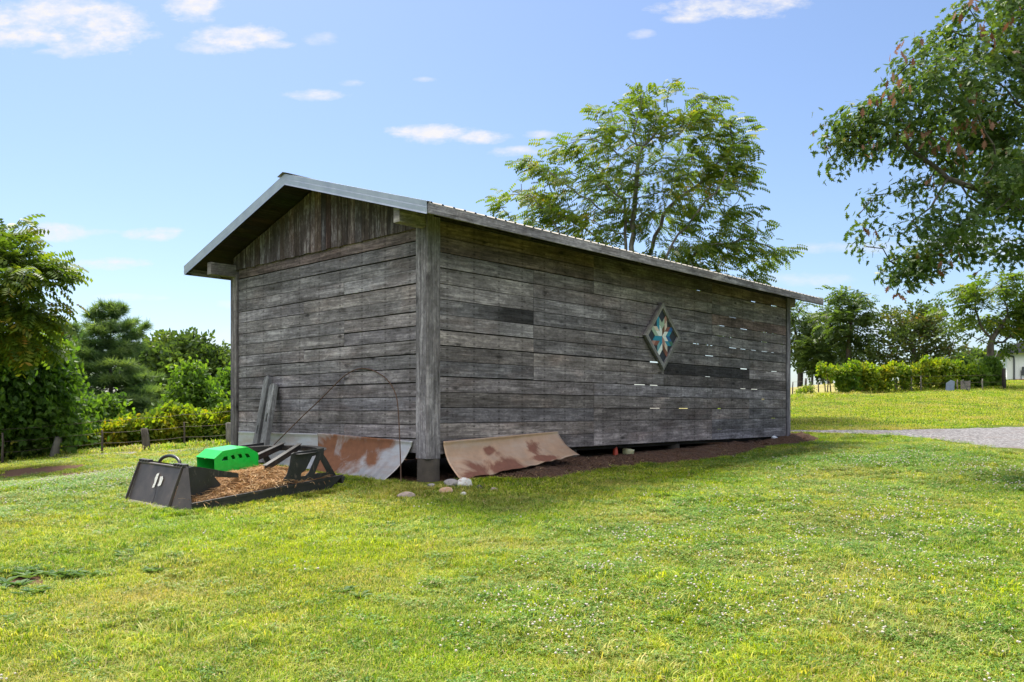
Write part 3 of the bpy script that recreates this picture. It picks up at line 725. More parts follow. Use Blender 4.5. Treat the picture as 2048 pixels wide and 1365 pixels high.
# bent metal trim on the rakes (near gable and far gable) + ridge cap
for aend, sgn in ((-OA, -1), (LEN + OA, 1)):
    for side in (-1, 1):
        mb = MB(); b0, b1 = WID / 2, WID / 2 + side * (half + .02)
        q0 = Vector((aend, b0, roof_z(aend, b0))); q1 = Vector((aend, b1, roof_z(aend, b1)))
        poly = [(0, -.115), (.012, -.125), (.004, -.10), (.010, -.03), (.003, -.02), (.010, .065), (-.09, .072), (-.09, .068), (.004, .060), (-.002, -.02), (-.002, -.11)]
        n = len(mb.v)
        for q in (q0, q1):
            for (x, z) in poly: mb.v.append(q + Vector((sgn * x, 0, z))); mb.c.append((1, 1, 1))
        m_ = len(poly)
        for i in range(m_):
            j = (i + 1) % m_; mb.face([n + i, n + j, n + m_ + j, n + m_ + i], [(0, 0)] * 4)
        mb.face(list(range(n, n + m_)), [(0, 0)] * m_); mb.face(list(range(n + m_, n + 2 * m_))[::-1], [(0, 0)] * m_)
        o = mb.build('rake_trim', [M['trim']], roof)
mb = MB(); rz0 = WID / 2
for s_ in (-1, 1):
    o0 = Vector((-OA - .05, rz0, roof_z(-OA, rz0) + .085)); ex = Vector((LEN + OA + .05, rz0, roof_z(LEN + OA, rz0) + .085)) - o0
    e = rz0 + s_ * .17; ey = Vector((0, s_ * .17, roof_z(0, e) - roof_z(0, rz0)))
    mb.box(o0 + Vector((0, s_ * .002, 0)), ex, ey, (0, 0, .004))
mb.build('ridge_cap', [M['roof']], roof)
# wall plates sticking out past the gable
for b0, zc in ((-.02, 4.47), (WID - .14, 4.31)):
    mb = MB(); mb.box((-.60, b0, zc), (LEN + 1.1, 0, .0095 * LEN * .9), (0, .14, 0), (0, 0, .24), (1.15, 1.1, .98)); mb.build('wall_plate', [M['wood']], shed, bevel=.006)
# piers
def pier(a, b_, r, z1=.9, square=False, name='pier'):
    wx, wy = P0.x + a * SX.x + b_ * SY.x, P0.y + a * SX.y + b_ * SY.y; g = ground(wx, wy) - .25; mb = MB()
    if square: mb.box((a - r, b_ - r, g), (0, 0, z1 - g), (2 * r, 0, 0), (0, 2 * r, 0)); return mb.build(name, [M['darkwood']], shed)
    pts = [(a, b_, g + (z1 - g) * t) for t in (0, .3, .6, .97, 1)]
    mb.tube(pts, [r * 1.06, r * 1.03, r, r * .99, r * .93], 28); return mb.build(name, [M['pier']], shed, True)
pier(.10, .10, .178, .885)
for a in (3.9, 7.8, 10.6): pier(a, .25, .16, .88)
pier(13.45, .09, .10, .93, True)
for a in (0.1, 4.5, 9, 13.4): pier(a, WID - .15, .17, .86)
pier(.12, 2.9, .17, .9)

# ------------------------------------------------------------------ metal sheets leaning on the walls
def sheet(name, label, mat, ends, out0, out1, ztop0, ztop1, zbot0, zbot1, wall='gable', ragged=.02, ribs=True, th=.004, group=None):
    """ends: positions along the wall of the two top corners and the two bottom corners (t0,t1,b0,b1); profile bows outward to the foot"""
    t0, t1, b0, b1 = ends; n, m = 60, 22; V = []; 
    for j in range(m + 1):
        s = j / m
        for i in range(n + 1):
            k = i / n
            al_ = (t0 + (t1 - t0) * k) * (1 - s) + (b0 + (b1 - b0) * k) * s
            zt = ztop0 + (ztop1 - ztop0) * k; zb = zbot0 + (zbot1 - zbot0) * k
            zb += ragged * math.sin(k * 9) * .4 + ragged * (mnoise.noise(Vector((k * 14, ztop0 * 5, 1)))) * 1.2
            ob = out0 + (out1 - out0) * k
            z = zt + (zb - zt) * s
            o_ = .045 + ob * (s ** 2.0) + .006 * math.sin(s * 9 + k * 5)
            if ribs:
                for rp in (.0, .05, .52): 
                    o_ += .012 * math.exp(-((s - rp) / .012) ** 2)
            V.append((-o_, al_, z) if wall == 'gable' else (al_, -o_ - .0, z))
    fs = []
    for j in range(m):
        for i in range(n):
            q = [j * (n + 1) + i, j * (n + 1) + i + 1, (j + 1) * (n + 1) + i + 1, (j + 1) * (n + 1) + i]
            fs += q
    e = empty(name, (P0.x, P0.y, 0), SHED_RZ); 
    me = mesh_np(name, np.array(V), fs, [4] * (n * m)); bpy.data.objects.remove(e)
    o = link(name, me, mat, None, True); o.location = (P0.x, P0.y, 0); o.rotation_euler = (0, 0, SHED_RZ)
    so = o.modifiers.new('thickness', 'SOLIDIFY'); so.thickness = th
    return tag(o, label, 'metal sheet', group)
g = 'roofing sheets propped against the shed'
sheet('metal_sheet', 'dull grey flat metal sheet at the foot of the gable wall behind the mower', M['sheet_grey'], (WID - .22, 2.75, WID - .22, 2.8), .10, .14, 1.22, 1.22, .60, .52, group=g)
sheet('metal_sheet', 'silver metal sheet half covered in brown rust leaning on the gable wall', M['sheet_rust'], (2.85, .30, 2.7, .50), .25, .42, 1.235, 1.145, .52, .53, ragged=.03, group=g)
sheet('metal_sheet', 'pinkish rust-washed metal sheet curling out under the long wall beside the corner post', M['sheet_pink'], (.27, 3.20, .33, 3.33), .36, .40, 1.14, 1.25, .53, .82, 'side', .03, group=g)

# ------------------------------------------------------------------ rotary brush cutter lying in front of the gable
def plane_frame(o, ax, ay):
    z0 = ground(o.x, o.y); zx = ground(o.x + ax.x * 2.2, o.y + ax.y * 2.2); zy = ground(o.x + ay.x * 1.9, o.y + ay.y * 1.9)
    X = Vector((ax.x, ax.y, (zx - z0) / 2.2)).normalized(); Y = Vector((ay.x, ay.y, (zy - z0) / 1.9)); Z = X.cross(Y).normalized(); Y = Z.cross(X)
    Mx = Matrix((X, Y, Z)).transposed().to_4x4(); Mx.translation = Vector((o.x, o.y, z0)); return Mx
mw = empty('brush_cutter', label='black steel rotary brush cutter attachment with bright green motor cover', cat='mower')
mw.matrix_world = plane_frame(MA, MX, MY)
W = 1.68
mb = MB()
deck = [(0, .0), (2.24, .0), (2.42, .25), (2.42, W - .25), (2.24, W), (0, W)]
mb.prism(deck, (0, 0, .085), (1, 0, .045), (0, 1, 0), (0, 0, .012))
deckp = mb.build('deck', [M['black']], mw)
# near skirt (tapers up toward the front), its rolled top rail, and the far skirt
def skirt(y0, th):
    mb = MB(); mb.prism([(0, -.03), (.9, -.02), (2.06, .0), (2.40, .235), (0, .125)], (0, y0, 0), (1, 0, 0), (0, 0, 1), (0, th, 0))
    mb.box((0, y0 - (.0 if th > 0 else .03), .125), (2.40, 0, .11), (0, .045 if th > 0 else -.015, 0), (0, 0, .010))
    return mb.build('skirt', [M['black']], mw, bevel=.003)
skirt(0, .012); skirt(W, -.012)
mb = MB(); mb.prism([(2.38, 0.0), (2.395, .0), (2.44, .10), (2.36, .10)], (0, 0, .12), (1, 0, 0), (0, 0, 1), (0, W, 0)); 
mb.box((2.36, .1, .10), (0, W - .2, 0), (.012, 0, 0), (0, 0, .12)); mb.build('front_rail', [M['black']], mw)
# quick-attach plate with wings, lugs, foot hooks
mb = MB()
def quad_plate(P, th, mi=0):
    P = [Vector(p) for p in P]; nrm = (P[1] - P[0]).cross(P[3] - P[0]).normalized() * th; n = len(mb.v)
    for p in P: mb.v.append(p); mb.c.append((1, 1, 1))
    for p in P: mb.v.append(p + nrm); mb.c.append((1, 1, 1))
    for f in ([3, 2, 1, 0], [4, 5, 6, 7], [0, 1, 5, 4], [1, 2, 6, 5], [2, 3, 7, 6], [3, 0, 4, 7]): mb.face([n + i for i in f], [(0, 0)] * 4, mi)
yl, yr = 1.42, .33
quad_plate([(-.12, yr, .06), (-.12, yl, .06), (.07, yl, .55), (.07, yr, .55)], .012)
quad_plate([(-.13, yr - .01, .04), (-.16, yr - .01, .06), (.045, yr - .01, .56), (.075, yr - .01, .56)], .02)
quad_plate([(-.13, yl + .01, .04), (-.16, yl + .01, .06), (.045, yl + .01, .56), (.075, yl + .01, .56)], .02)
quad_plate([(-.115, yr - .02, .05), (.0, -.005, .03), (.10, yr - .09, .55), (.075, yr - .02, .55)], .010)
quad_plate([(-.115, yl + .02, .05), (-.02, yl + .24, .04), (.10, yl + .10, .54), (.075, yl + .02, .55)], .010)
plate = mb.build('hitch_plate', [M['dusty']], mw, bevel=.003)
mb = MB(); mb.box((.05, yr - .02, .545), (0, yl - yr + .04, 0), (.10, 0, -.012), (0, 0, .02)); 
mb.box((-.19, yr + .05, .045), (0, yl - yr - .1, 0), (.07, 0, .01), (0, 0, .018)); mb.build('plate_rim', [M['dusty']], plate, bevel=.003)
for yc in (yr + .09, yl - .09):
    mb = MB()
    for d in (-.11, -.04, .03, .10): mb.box((.055, yc + d - .022, .565), (0, .044, 0), (.075, 0, 0), (0, 0, .032))
    mb.build('lug', [M['black']], plate, bevel=.004)
for yc in (yr + .16, yl - .18):
    mb = MB(); mb.prism([(0, 0), (.03, .07), (.09, .07), (.12, 0)], (-.20, yc, .055), (0, 1, 0), (-1, 0, -.1), (0, 0, .014)); mb.prism([(0, 0), (.03, .06), (.09, .06), (.12, 0)], (-.20, yc - .15, .055), (0, 1, 0), (-1, 0, -.1), (0, 0, .014)); mb.build('foot_hook', [M['dusty']], plate)
# torn label remains on the plate
def on_plate(y, z): t = (z - .06) / .49; return Vector((-.12 + .19 * t - .0145, y, z))
mb = MB()
for poly in ([(.88, .44), (.83, .455), (.83, .37), (.84, .27), (.895, .26), (.88, .33), (.90, .38)], [(.78, .41), (.72, .42), (.69, .39), (.70, .31), (.745, .29), (.775, .30), (.765, .35)]):
    n = len(mb.v); 
    for (y, z) in poly: mb.v.append(on_plate(y, z)); mb.c.append((1, 1, 1))
    mb.face(list(range(n, n + len(poly))), [(0, 0)] * len(poly))
mb.build('torn_label', [M['label']], plate)
mb = MB()
pts = [on_plate(.80, .30) + Vector((-.01, 0, 0)), on_plate(.79, .31) + Vector((-.012, 0, 0)), on_plate(.76, .26) + Vector((-.012, 0, 0)), on_plate(.74, .19) + Vector((-.01, 0, 0)), on_plate(.74, .08) + Vector((-.01, 0, 0))]
mb.tube(pts, .0035, 6); mb.build('cable', [M['hose']], plate)
# handle-like hydraulic hose loop over the plate
mb = MB(); pts = []
for i in range(17):
    t = math.pi * i / 16; pts.append((.18 + .03 * math.sin(t), .87 + .27 * math.cos(t), .545 + .115 * math.sin(t)))
mb.tube(pts, .022, 10); mb.build('hose', [M['hose']], mw, True)
mb = MB(); pts = [(.18, .60, .545), (.30, .55, .52), (.5, .62, .42), (.72, .8, .36)]; mb.tube(pts, .02, 8); mb.build('hose', [M['hose']], mw, True)
# side gussets behind the plate
gus = [(.075, .08), (.085, .555), (.20, .565), (.84, .405), (.84, .345), (.485, .395), (.575, .28), (.445, .19), (.30, .17), (.2, .12)]
for yy in (.28, yl + .06):
    mb = MB(); mb.prism(gus, (0, yy, 0), (1, 0, 0), (0, 0, 1), (0, .014, 0)); mb.build('gusset', [M['black']], mw, bevel=.002)
# green motor cover with windows
prof = [(.75, .36), (.75, .58), (.885, .675), (1.27, .70), (1.44, .60), (1.44, .36)]
holes = [[(.86, .545), (.90, .595), (.955, .600), (.955, .545)], [(1.00, .605), (1.055, .61), (1.075, .555), (1.03, .55)], [(1.115, .612), (1.17, .615), (1.19, .56), (1.145, .555)], [(1.225, .612), (1.28, .606), (1.315, .555), (1.26, .553)]]
mb = MB(); mb.prism(prof, (0, .72, 0), (1, 0, 0), (0, 0, 1), (0, .008, 0), holes=holes); mb.prism(prof, (0, 1.17, 0), (1, 0, 0), (0, 0, 1), (0, .008, 0), holes=holes)
for (a, b2) in zip(prof[1:-2], prof[2:-1]):
    mb.box((a[0], .72, a[1]), (b2[0] - a[0], 0, b2[1] - a[1]), (0, .458, 0), (0, 0, .007))
mb.box((1.44, .72, .36), (0, 0, .24), (0, .458, 0), (.006, 0, 0)); mb.box((.742, .715, .575), (.03, 0, .02), (0, .47, 0), (0, 0, .008))
mb.build('motor_cover', [M['green']], mw, bevel=.004)
mb = MB(); mb.tube([(1.1, .95, .08), (1.1, .95, .40)], .17, 20); mb.tube([(1.1, .95, .40), (1.1, .95, .52)], .09, 16); mb.build('motor', [M['black']], mw)
# push hoop at the front: flat band with a lip
mb = MB(); n = 48; cx, cy, rx, ry = 1.62, W / 2, .93, .84; ring = []
for i in range(n + 1):
    t = -math.pi / 2 + math.pi * i / n; ring.append((t, cx + rx * math.cos(t), cy + ry * math.sin(t)))
n0 = len(mb.v)
for (t, x, y) in ring:
    ct, st = math.cos(t), math.sin(t); zt = .615
    for (dr, dz) in ((0, 0), (-.13, 0), (-.13, -.075), (-.12, -.075), (-.12, -.010), (0, -.010)): mb.v.append(Vector((x + dr * ct, y + dr * st, zt + dz))); mb.c.append((1, 1, 1))
for i in range(n):
    for j in range(6): k = (j + 1) % 6; mb.face([n0 + i * 6 + j, n0 + (i + 1) * 6 + j, n0 + (i + 1) * 6 + k, n0 + i * 6 + k], [(0, 0)] * 4)
mb.face([n0 + j for j in range(6)], [(0, 0)] * 6); mb.face([n0 + n * 6 + j for j in range(6)][::-1], [(0, 0)] * 6)
mb.build('push_hoop', [M['black']], mw)
# side brackets with cut-outs
br = [(1.30, .20), (1.40, .25), (1.48, .34), (1.53, .47), (1.56, .62), (1.60, .635), (2.13, .66), (2.12, .56), (2.17, .50), (2.34, .235)]
hb = [[(1.93, .575), (2.00, .58), (1.86, .34), (1.79, .285), (1.71, .29), (1.73, .335), (1.79, .36)], [(2.06, .50), (2.17, .31), (2.155, .295), (1.955, .30)]]
for yy in (.09, W - .10):
    mb = MB(); mb.prism(br, (0, yy, 0), (1, 0, 0), (0, 0, 1), (0, .014, 0), holes=hb); mb.box((1.28, yy - .045, .20), (.30, 0, .014), (0, .10, 0), (0, 0, .014)); mb.build('side_bracket', [M['black']], mw, bevel=.002)
for (p, q) in (((2.36, .98, .60), (1.33, .40, .40)), ((2.30, 1.32, .60), (1.42, .80, .50))):
    p, q = Vector(p), Vector(q); d = (p - q); s_ = Vector((-d.y, d.x, 0)).normalized()
    mb = MB(); mb.box(q - s_ * .012 + Vector((0, 0, -.035)), d, s_ * .016, Vector((0, 0, .085))); mb.box(q + Vector((0, 0, .05)) - s_ * .035, d, s_ * .07, Vector((0, 0, .010))); mb.build('brace', [M['black']], mw, bevel=.002)
mb = MB(); mb.box((.62, .10, .13), (.13, 0, 0), (0, .12, 0), (0, 0, .03)); mb.build('bolt_pad', [M['black']], mw)

# dry cut grass lying on the cutter
def strands(name, N_, posf, mat, L=(.08, .22), w=.0022, flat=.25, parent_mw=None, label=None):
    V = []; Fc = []; vv = []
    for i in range(N_):
        p, nrm_up = posf(); a = random.uniform(0, 2 * math.pi); l = random.uniform(*L); d = Vector((math.cos(a), math.sin(a), random.gauss(0, flat))).normalized()
        bend = Vector((random.gauss(0, .3), random.gauss(0, .3), -abs(random.gauss(0, .35)))) * l; s_ = d.cross(Vector((random.gauss(0, .5), random.gauss(0, .5), 1))).normalized() * w
        c = random.random(); n = len(V)
        for t in (0, .5, 1):
            q = p + d * l * (t - .3) + bend * (t - .3) ** 2; V += [tuple(q - s_), tuple(q + s_)]; vv += [c, c]
        Fc += [n, n + 1, n + 3, n + 2, n + 2, n + 3, n + 5, n + 4]
    me = mesh_np(name, np.array(V), Fc, [4] * (len(Fc) // 4), {'v': vv}); o = link(name, me, mat); return tag(o, label, None, None, 'stuff')
M['straw'] = leaf('dry_straw', [(0, (.16, .08, .03)), (.3, (.36, .19, .075)), (.7, (.58, .36, .16)), (1, (.66, .50, .28))], .2, .7, (1, .9, .7))
MWm = mw.matrix_world.copy()
def heap_h(x, y):
    h = .02 + .16 * math.exp(-(((x - 1.25) / .42) ** 2 + ((y - .42) / .26) ** 2)) + .10 * math.exp(-(((x - 1.75) / .4) ** 2 + ((y - .75) / .35) ** 2)) + .045 * math.exp(-(((x - .6) / .5) ** 2 + ((y - .25) / .2) ** 2))
    h += .11 * math.exp(-(((x - .75) / .3) ** 2 + ((y - .55) / .3) ** 2)) + .10 * math.exp(-(((x - 1.2) / .5) ** 2 + ((y - .75) / .2) ** 2))
    return h + .03 * (mnoise.noise(Vector((x * 5, y * 5, 0))))
n, m_ = 90, 60; V = []
for j in range(m_ + 1):
    for i in range(n + 1):
        x = .02 + 2.3 * i / n; y = .05 + (W - .1) * j / m_; edge = min(1, min(i, n - i, j, m_ - j) / 3)
        V.append(tuple(MWm @ Vector((x, y, .095 + .045 * x + heap_h(x, y) * edge + random.uniform(0, .006)))))
Fc = []
for j in range(m_):
    for i in range(n): k = j * (n + 1) + i; Fc += [k, k + 1, k + n + 2, k + n + 1]
me = mesh_np('straw_bed', np.array(V), Fc, [4] * (n * m_), {'v': np.random.default_rng(3).random(len(V)) * .6})
def pos_heap():
    r = random.random()
    if r < .60: x, y = random.uniform(.06, 2.2), abs(random.gauss(.0, .5)) + .07
    elif r < .85: x, y = random.gauss(1.2, .3), random.gauss(.42, .18)
    else: x, y = random.gauss(1.7, .3), random.gauss(.7, .3)
    x = min(max(x, .08), 2.2); y = min(max(y, .06), W - .1)
    return MWm @ Vector((x, y, .105 + .045 * x + heap_h(x, y) + random.uniform(0, .02 + .03 * heap_h(x, y) / .15))), None
so = strands('dry_grass', 9000, pos_heap, M['straw'], label='heap of dry brown cut grass lying on the brush cutter deck')
bmx = bmesh.new(); bmx.from_mesh(so.data); bmx.from_mesh(me); bmx.to_mesh(so.data); bmx.free()

# ------------------------------------------------------------------ posts, hoop, stones, things under the shed
def slab_post(label, foot, head, w, t, notch, name='old_post'):
    """weathered fence post leaning on the gable wall; foot/head in shed coordinates (x,y,z)"""
    e = empty(name, (P0.x, P0.y, 0), SHED_RZ, label, 'fence post', 'old posts leaning on the gable wall')
    f, h = Vector(foot), Vector(head); d = (h - f); ln = d.length; d.normalize(); y = Vector((0, 1, 0)); y = (y - d * y.dot(d)).normalized(); x = y.cross(d)
    mb = MB(); c = .07
    outline = [(0, 0), (ln - .05, 0), (ln, .03), (ln - .02, w - .02), (ln - .1, w), (0, w)]
    hl = [[(p, w * .35), (p + .14, w * .35), (p + .16, w * .47), (p + .14, w * .62), (p, w * .62), (p - .02, w * .47)] for p in notch]
    mb.prism(outline, f, d, y, x * t, holes=hl, col=random.choice([(1.05, 1.05, 1.05), (.95, .95, .97)]))
    for i, idx in enumerate(mb.f): pass
    uv = []
    for fc in mb.f:
        for i in fc: q = mb.v[i] - f; uv.append((q.dot(d) + 3, q.dot(y) + q.dot(x) * .7 + w * 5))
    mb.uv = uv
    mb.build('timber', [M['old_post']], e, bevel=.008); return e
gz = lambda b_, o: ground(P0.x - o * SX.x + b_ * SY.x, P0.y - o * SX.y + b_ * SY.y)
def gw(u, v, o):        # a point o metres in front of the gable wall seen at this place
    # solve b for the column
    k = (u - 1024) / F; X0, Y0 = P0.x - o * SX.x, P0.y - o * SX.y
    b_ = (X0 - k * Y0) / (k * SY.y - SY.x); Y = Y0 + b_ * SY.y
    return Vector((X0 + b_ * SY.x, Y, CAM_H - (v - V0) / F * Y))
def loc(p): d = p - Vector((P0.x, P0.y, 0)); return Vector((d.dot(SX), d.dot(SY), d.z))
slab_post('weathered grey post with a slot cut through it leaning on the gable wall', loc(gw(524, 925, .50)), loc(gw(549, 766, .15)), .17, .10, [.78])
slab_post('squared grey post leaning just left of the slotted one', loc(gw(507, 925, .40)), loc(gw(537, 752, .10)), .15, .10, [.55])
# rusty hoop of bent rod
rod_px = [(545, 893, .35), (560, 878, .33), (600, 838, .27), (640, 800, .20), (680, 760, .12), (697, 747, .10), (712, 739.5, .07), (728, 737.5, .05), (745, 741, .05), (765, 752, .06), (780, 767, .08), (789, 783, .12), (794, 800, .16), (797, 830, .22), (799, 870, .32), (801, 920, .42), (802, 970, .50)]
ctlp = [gw(*p) for p in rod_px]
def smooth_path(P, n=8):
    out = []
    for i in range(len(P) - 1):
        p0, p1, p2, p3 = P[max(i - 1, 0)], P[i], P[i + 1], P[min(i + 2, len(P) - 1)]
        for k in range(n):
            t = k / n; out.append(.5 * ((2 * p1) + (p2 - p0) * t + (2 * p0 - 5 * p1 + 4 * p2 - p3) * t * t + (3 * p1 - p0 - 3 * p2 + p3) * t ** 3))
    out.append(P[-1]); return out
mb = MB(); mb.tube(smooth_path(ctlp), .009, 8); o = mb.build('bent_rod', [M['rust']], None, True)
tag(o, 'thin rusty rod bent into a tall hoop against the gable wall', 'metal rod')
# stones
def stone_mat(name, a, b_, spot):
    m, nt, b = new_mat(name); tc = nt.nodes.new('ShaderNodeTexCoord'); n1 = noise_n(nt, tc.outputs['Object'], 9, 6, .6); n2 = noise_n(nt, tc.outputs['Object'], 22, 5, .6)
    c = mix_c(nt, n1, a, b_); c = mix_c(nt, ramp(nt, n2, [(.55, (0, 0, 0)), (.68, (1, 1, 1))]), c, spot); nt.links.new(c, b.inputs['Base Color']); b.inputs['Roughness'].default_value = .9; bump(nt, b, n2, .5, .01); return m
def stone(u, v, w, h, d, mat, label, rz=0, seed=0):
    p = px_ground(u, v); bm = bmesh.new(); bmesh.ops.create_icosphere(bm, subdivisions=3, radius=1)
    rnd = random.Random(seed)
    planes = [(Vector((rnd.gauss(0, 1), rnd.gauss(0, 1), rnd.gauss(0, .8))).normalized(), rnd.uniform(.55, .85)) for _ in range(11)]
    for vv in bm.verts:
        c = vv.co.copy()
        for nn, dd in planes:
            k = c.dot(nn) - dd
            if k > 0: c -= nn * k * .92
        c += c.normalized() * .05 * mnoise.noise(c * 3 + Vector((seed, 0, 0))); vv.co = Vector((c.x * w / 1.5, c.y * d / 1.5, c.z * h / 1.3 + h * .35))
    me = bpy.data.meshes.new('stone'); bm.to_mesh(me); bm.free(); o = link('stone', me, mat); o.location = (p.x, p.y, p.z + .0); o.rotation_euler = (0, 0, rz)
    return tag(o, label, 'stone', 'stones lying by the corner pier')
sw = stone_mat('white_quartz', (.55, .53, .50), (.72, .70, .67), (.42, .25, .17)); sg = stone_mat('grey_stone', (.22, .20, .19), (.36, .33, .31), (.16, .15, .14))
sp_ = stone_mat('pinkish_stone', (.30, .22, .18), (.42, .34, .29), (.20, .17, .16)); so_ = stone_mat('orange_stone', (.48, .26, .15), (.55, .38, .26), (.5, .47, .42)); sk = stone_mat('dark_stone', (.03, .03, .032), (.06, .06, .06), (.02, .02, .02))
stone(930, 978, .20, .15, .15, sw, 'large bright white stone beside the curled metal sheet', .3, 1)
stone(903, 977, .23, .12, .14, sg, 'long grey stone left of the bright white stone', -.5, 2)
stone(893, 990, .17, .10, .12, so_, 'orange-tinted stone in front of the long grey stone', .2, 3)
stone(811, 998, .22, .09, .14, sp_, 'pinkish flat stone in the grass, the farthest left of them', .1, 4)
stone(863, 976, .10, .07, .10, sg, 'small pale stone close to the round pier', .7, 5)
stone(927, 994, .09, .06, .08, sw, 'small pale stone below the bright white stone', 1.2, 6)
stone(957, 983, .12, .08, .10, sk, 'blackish stone right of the bright white stone', .4, 7)
stone(989, 985, .10, .07, .09, sp_, 'small round beige stone, the farthest right of them', .9, 8)
stone(968, 976, .22, .035, .12, stone_mat('brick_shard', (.25, .11, .06), (.32, .16, .09), (.2, .1, .06)), 'flat brownish shard lying behind the blackish stone', .1, 9)
# odds and ends under the shed
def sw_pt(a, b_, z=0): 
    x, y = P0.x + a * SX.x + b_ * SY.x, P0.y + a * SX.y + b_ * SY.y; return Vector((x, y, ground(x, y) + z))
p = sw_pt(5.35, .15, .0); mb = MB(); mb.tube([(0, 0, -.05), (0, 0, .02), (0, 0, .22), (0, 0, .30), (0, 0, .34)], [.045, .055, .055, .04, .02], 16); o = mb.build('canister', [M['red']], None, True); o.location = p; tag(o, 'upright red container half hidden under the long wall', 'container')
m_, nt_, b_ = new_mat('glass_jar'); b_.inputs['Base Color'].default_value = (.75, .74, .45, 1); b_.inputs['Roughness'].default_value = .1; b_.inputs['Transmission Weight'].default_value = .6; M['jar'] = m_
p = sw_pt(5.75, .12, .0); mb = MB(); mb.tube([(0, 0, 0), (0, 0, .02), (.0, 0, .03), (.02, 0, .20), (.03, 0, .26), (.032, 0, .27)], [.06, .10, .11, .12, .125, .115], 20); mb.tube([(0, 0, -.02), (0, 0, .012)], [.115, .12], 20, mi=1); o = mb.build('glass_jar', [M['jar'], M['paleplastic']], None, True); o.location = p; tag(o, 'murky yellowish glass jar with a pale base under the long wall', 'jar')
p = sw_pt(12.75, -.02, .05); mb = MB(); mb.tube([(-.22, 0, .20), (-.16, 0, .18), (-.05, 0, .14), (.10, 0, .08), (.18, 0, .05), (.20, 0, .04)], [.02, .05, .075, .085, .07, .02], 14); o = mb.build('plastic_bottle', [M['paleplastic']], None, True); o.location = p; o.rotation_euler = (0, 0, SHED_RZ); tag(o, 'pale plastic bottle tipped over under the far end of the long wall', 'bottle')
# mulch crumbs on the bed
def pos_bed():
    a = random.uniform(.5, LEN + .1); e = float(bed_edge(np.array([a]))[0]); b2 = -random.uniform(-.1, e + .05); x, y = P0.x + a * SX.x + b2 * SY.x, P0.y + a * SX.y + b2 * SY.y
    t = (.9 - b2) / (e + 1.02); return Vector((x, y, ground(x, y) + .03 + .10 * math.sin(min(t, 1) * math.pi) * min(a / 2, 1))), None
M['mulch'] = leaf('mulch_chips', [(0, (.045, .022, .012)), (.5, (.13, .065, .035)), (.85, (.26, .16, .09)), (1, (.42, .31, .19))], .05, .9, (1, .8, .6))
strands('mulch', 13000, pos_bed, M['mulch'], (.03, .11), .0055, .5, label='shredded bark mulch heaped along the foot of the long wall')

# ------------------------------------------------------------------ the painted quilt block on the long wall
qa, qz, R = 6.80, 3.255, .735
q = empty('barn_quilt', tuple(P0 + SX * qa + SY * -.075)[:2] + (qz,), SHED_RZ, 'diamond-hung wooden quilt block with an eight-pointed star on dark ground in a grey frame', 'wall art')
q.rotation_euler = (0, math.radians(-2.0), SHED_RZ)
q.location.z = qz
def pc(name, c): 
    m, nt, b = new_mat(name); tc = nt.nodes.new('ShaderNodeTexCoord'); n = noise_n(nt, mapping(nt, tc.outputs['Object'], (30, 30, 90)), 1, 4, .6)
    nt.links.new(mix_c(nt, 1.0, c, ramp(nt, n, [(.3, (.72,) * 3), (.7, (1.15,) * 3)]), 'MULTIPLY'), b.inputs['Base Color']); b.inputs['Roughness'].default_value = .7; return m
mb = MB(); D = R - .10
mb.prism([(0, D), (D, 0), (0, -D), (-D, 0)], (0, .02, 0), (1, 0, 0), (0, 0, 1), (0, -.02, 0)); mb.build('panel', [pc('quilt_dark', (.022, .026, .04))], q)
mb = MB()
for (p0, p1) in (((0, R), (R, 0)), ((R, 0), (0, -R)), ((0, -R), (-R, 0)), ((-R, 0), (0, R))):
    p0, p1 = Vector((p0[0], p0[1])), Vector((p1[0], p1[1])); d = (p1 - p0); inn = Vector((-p0.x - p1.x, -p0.y - p1.y)).normalized() * .088; dn = d.normalized()
    o_ = p0; mb2 = [(p0.x, p0.y), (p1.x, p1.y), (p1.x + inn.x - dn.x * .088, p1.y + inn.y - dn.y * .088), (p0.x + inn.x + dn.x * .088, p0.y + inn.y + dn.y * .088)]
    n = len(mb.v); t = rtint(.9, 1.15, .3)
    for (x, z) in mb2: mb.v.append(Vector((x, -.045, z))); mb.c.append(t)
    for (x, z) in mb2: mb.v.append(Vector((x, .02, z))); mb.c.append(t)
    for f in ([0, 1, 2, 3][::-1], [4, 5, 6, 7], [0, 1, 5, 4], [1, 2, 6, 5], [2, 3, 7, 6], [3, 0, 4, 7]):
        mb.face([n + i for i in f], [((Vector((mb.v[n + i].x, mb.v[n + i].z)) - p0).dot(dn) + 7, (Vector((mb.v[n + i].x, mb.v[n + i].z)) - p0).cross(dn) if False else (Vector((mb.v[n + i].x, mb.v[n + i].z)) - p0).dot(Vector((-dn.y, dn.x))) + 3) for i in f])
mb.build('frame', [M['old_post']], q, bevel=.003)
PAL = {'w': (.80, .82, .80), 'c': (.66, .56, .46), 't': (.02, .26, .40), 'b': (.015, .11, .32), 'm': (.36, .47, .36), 'g': (.06, .17, .11), 'r': (.24, .085, .06), 'p': (.42, .22, .18), 'n': (.13, .055, .025), 'l': (.16, .36, .40), 'd': (.04, .06, .10)}
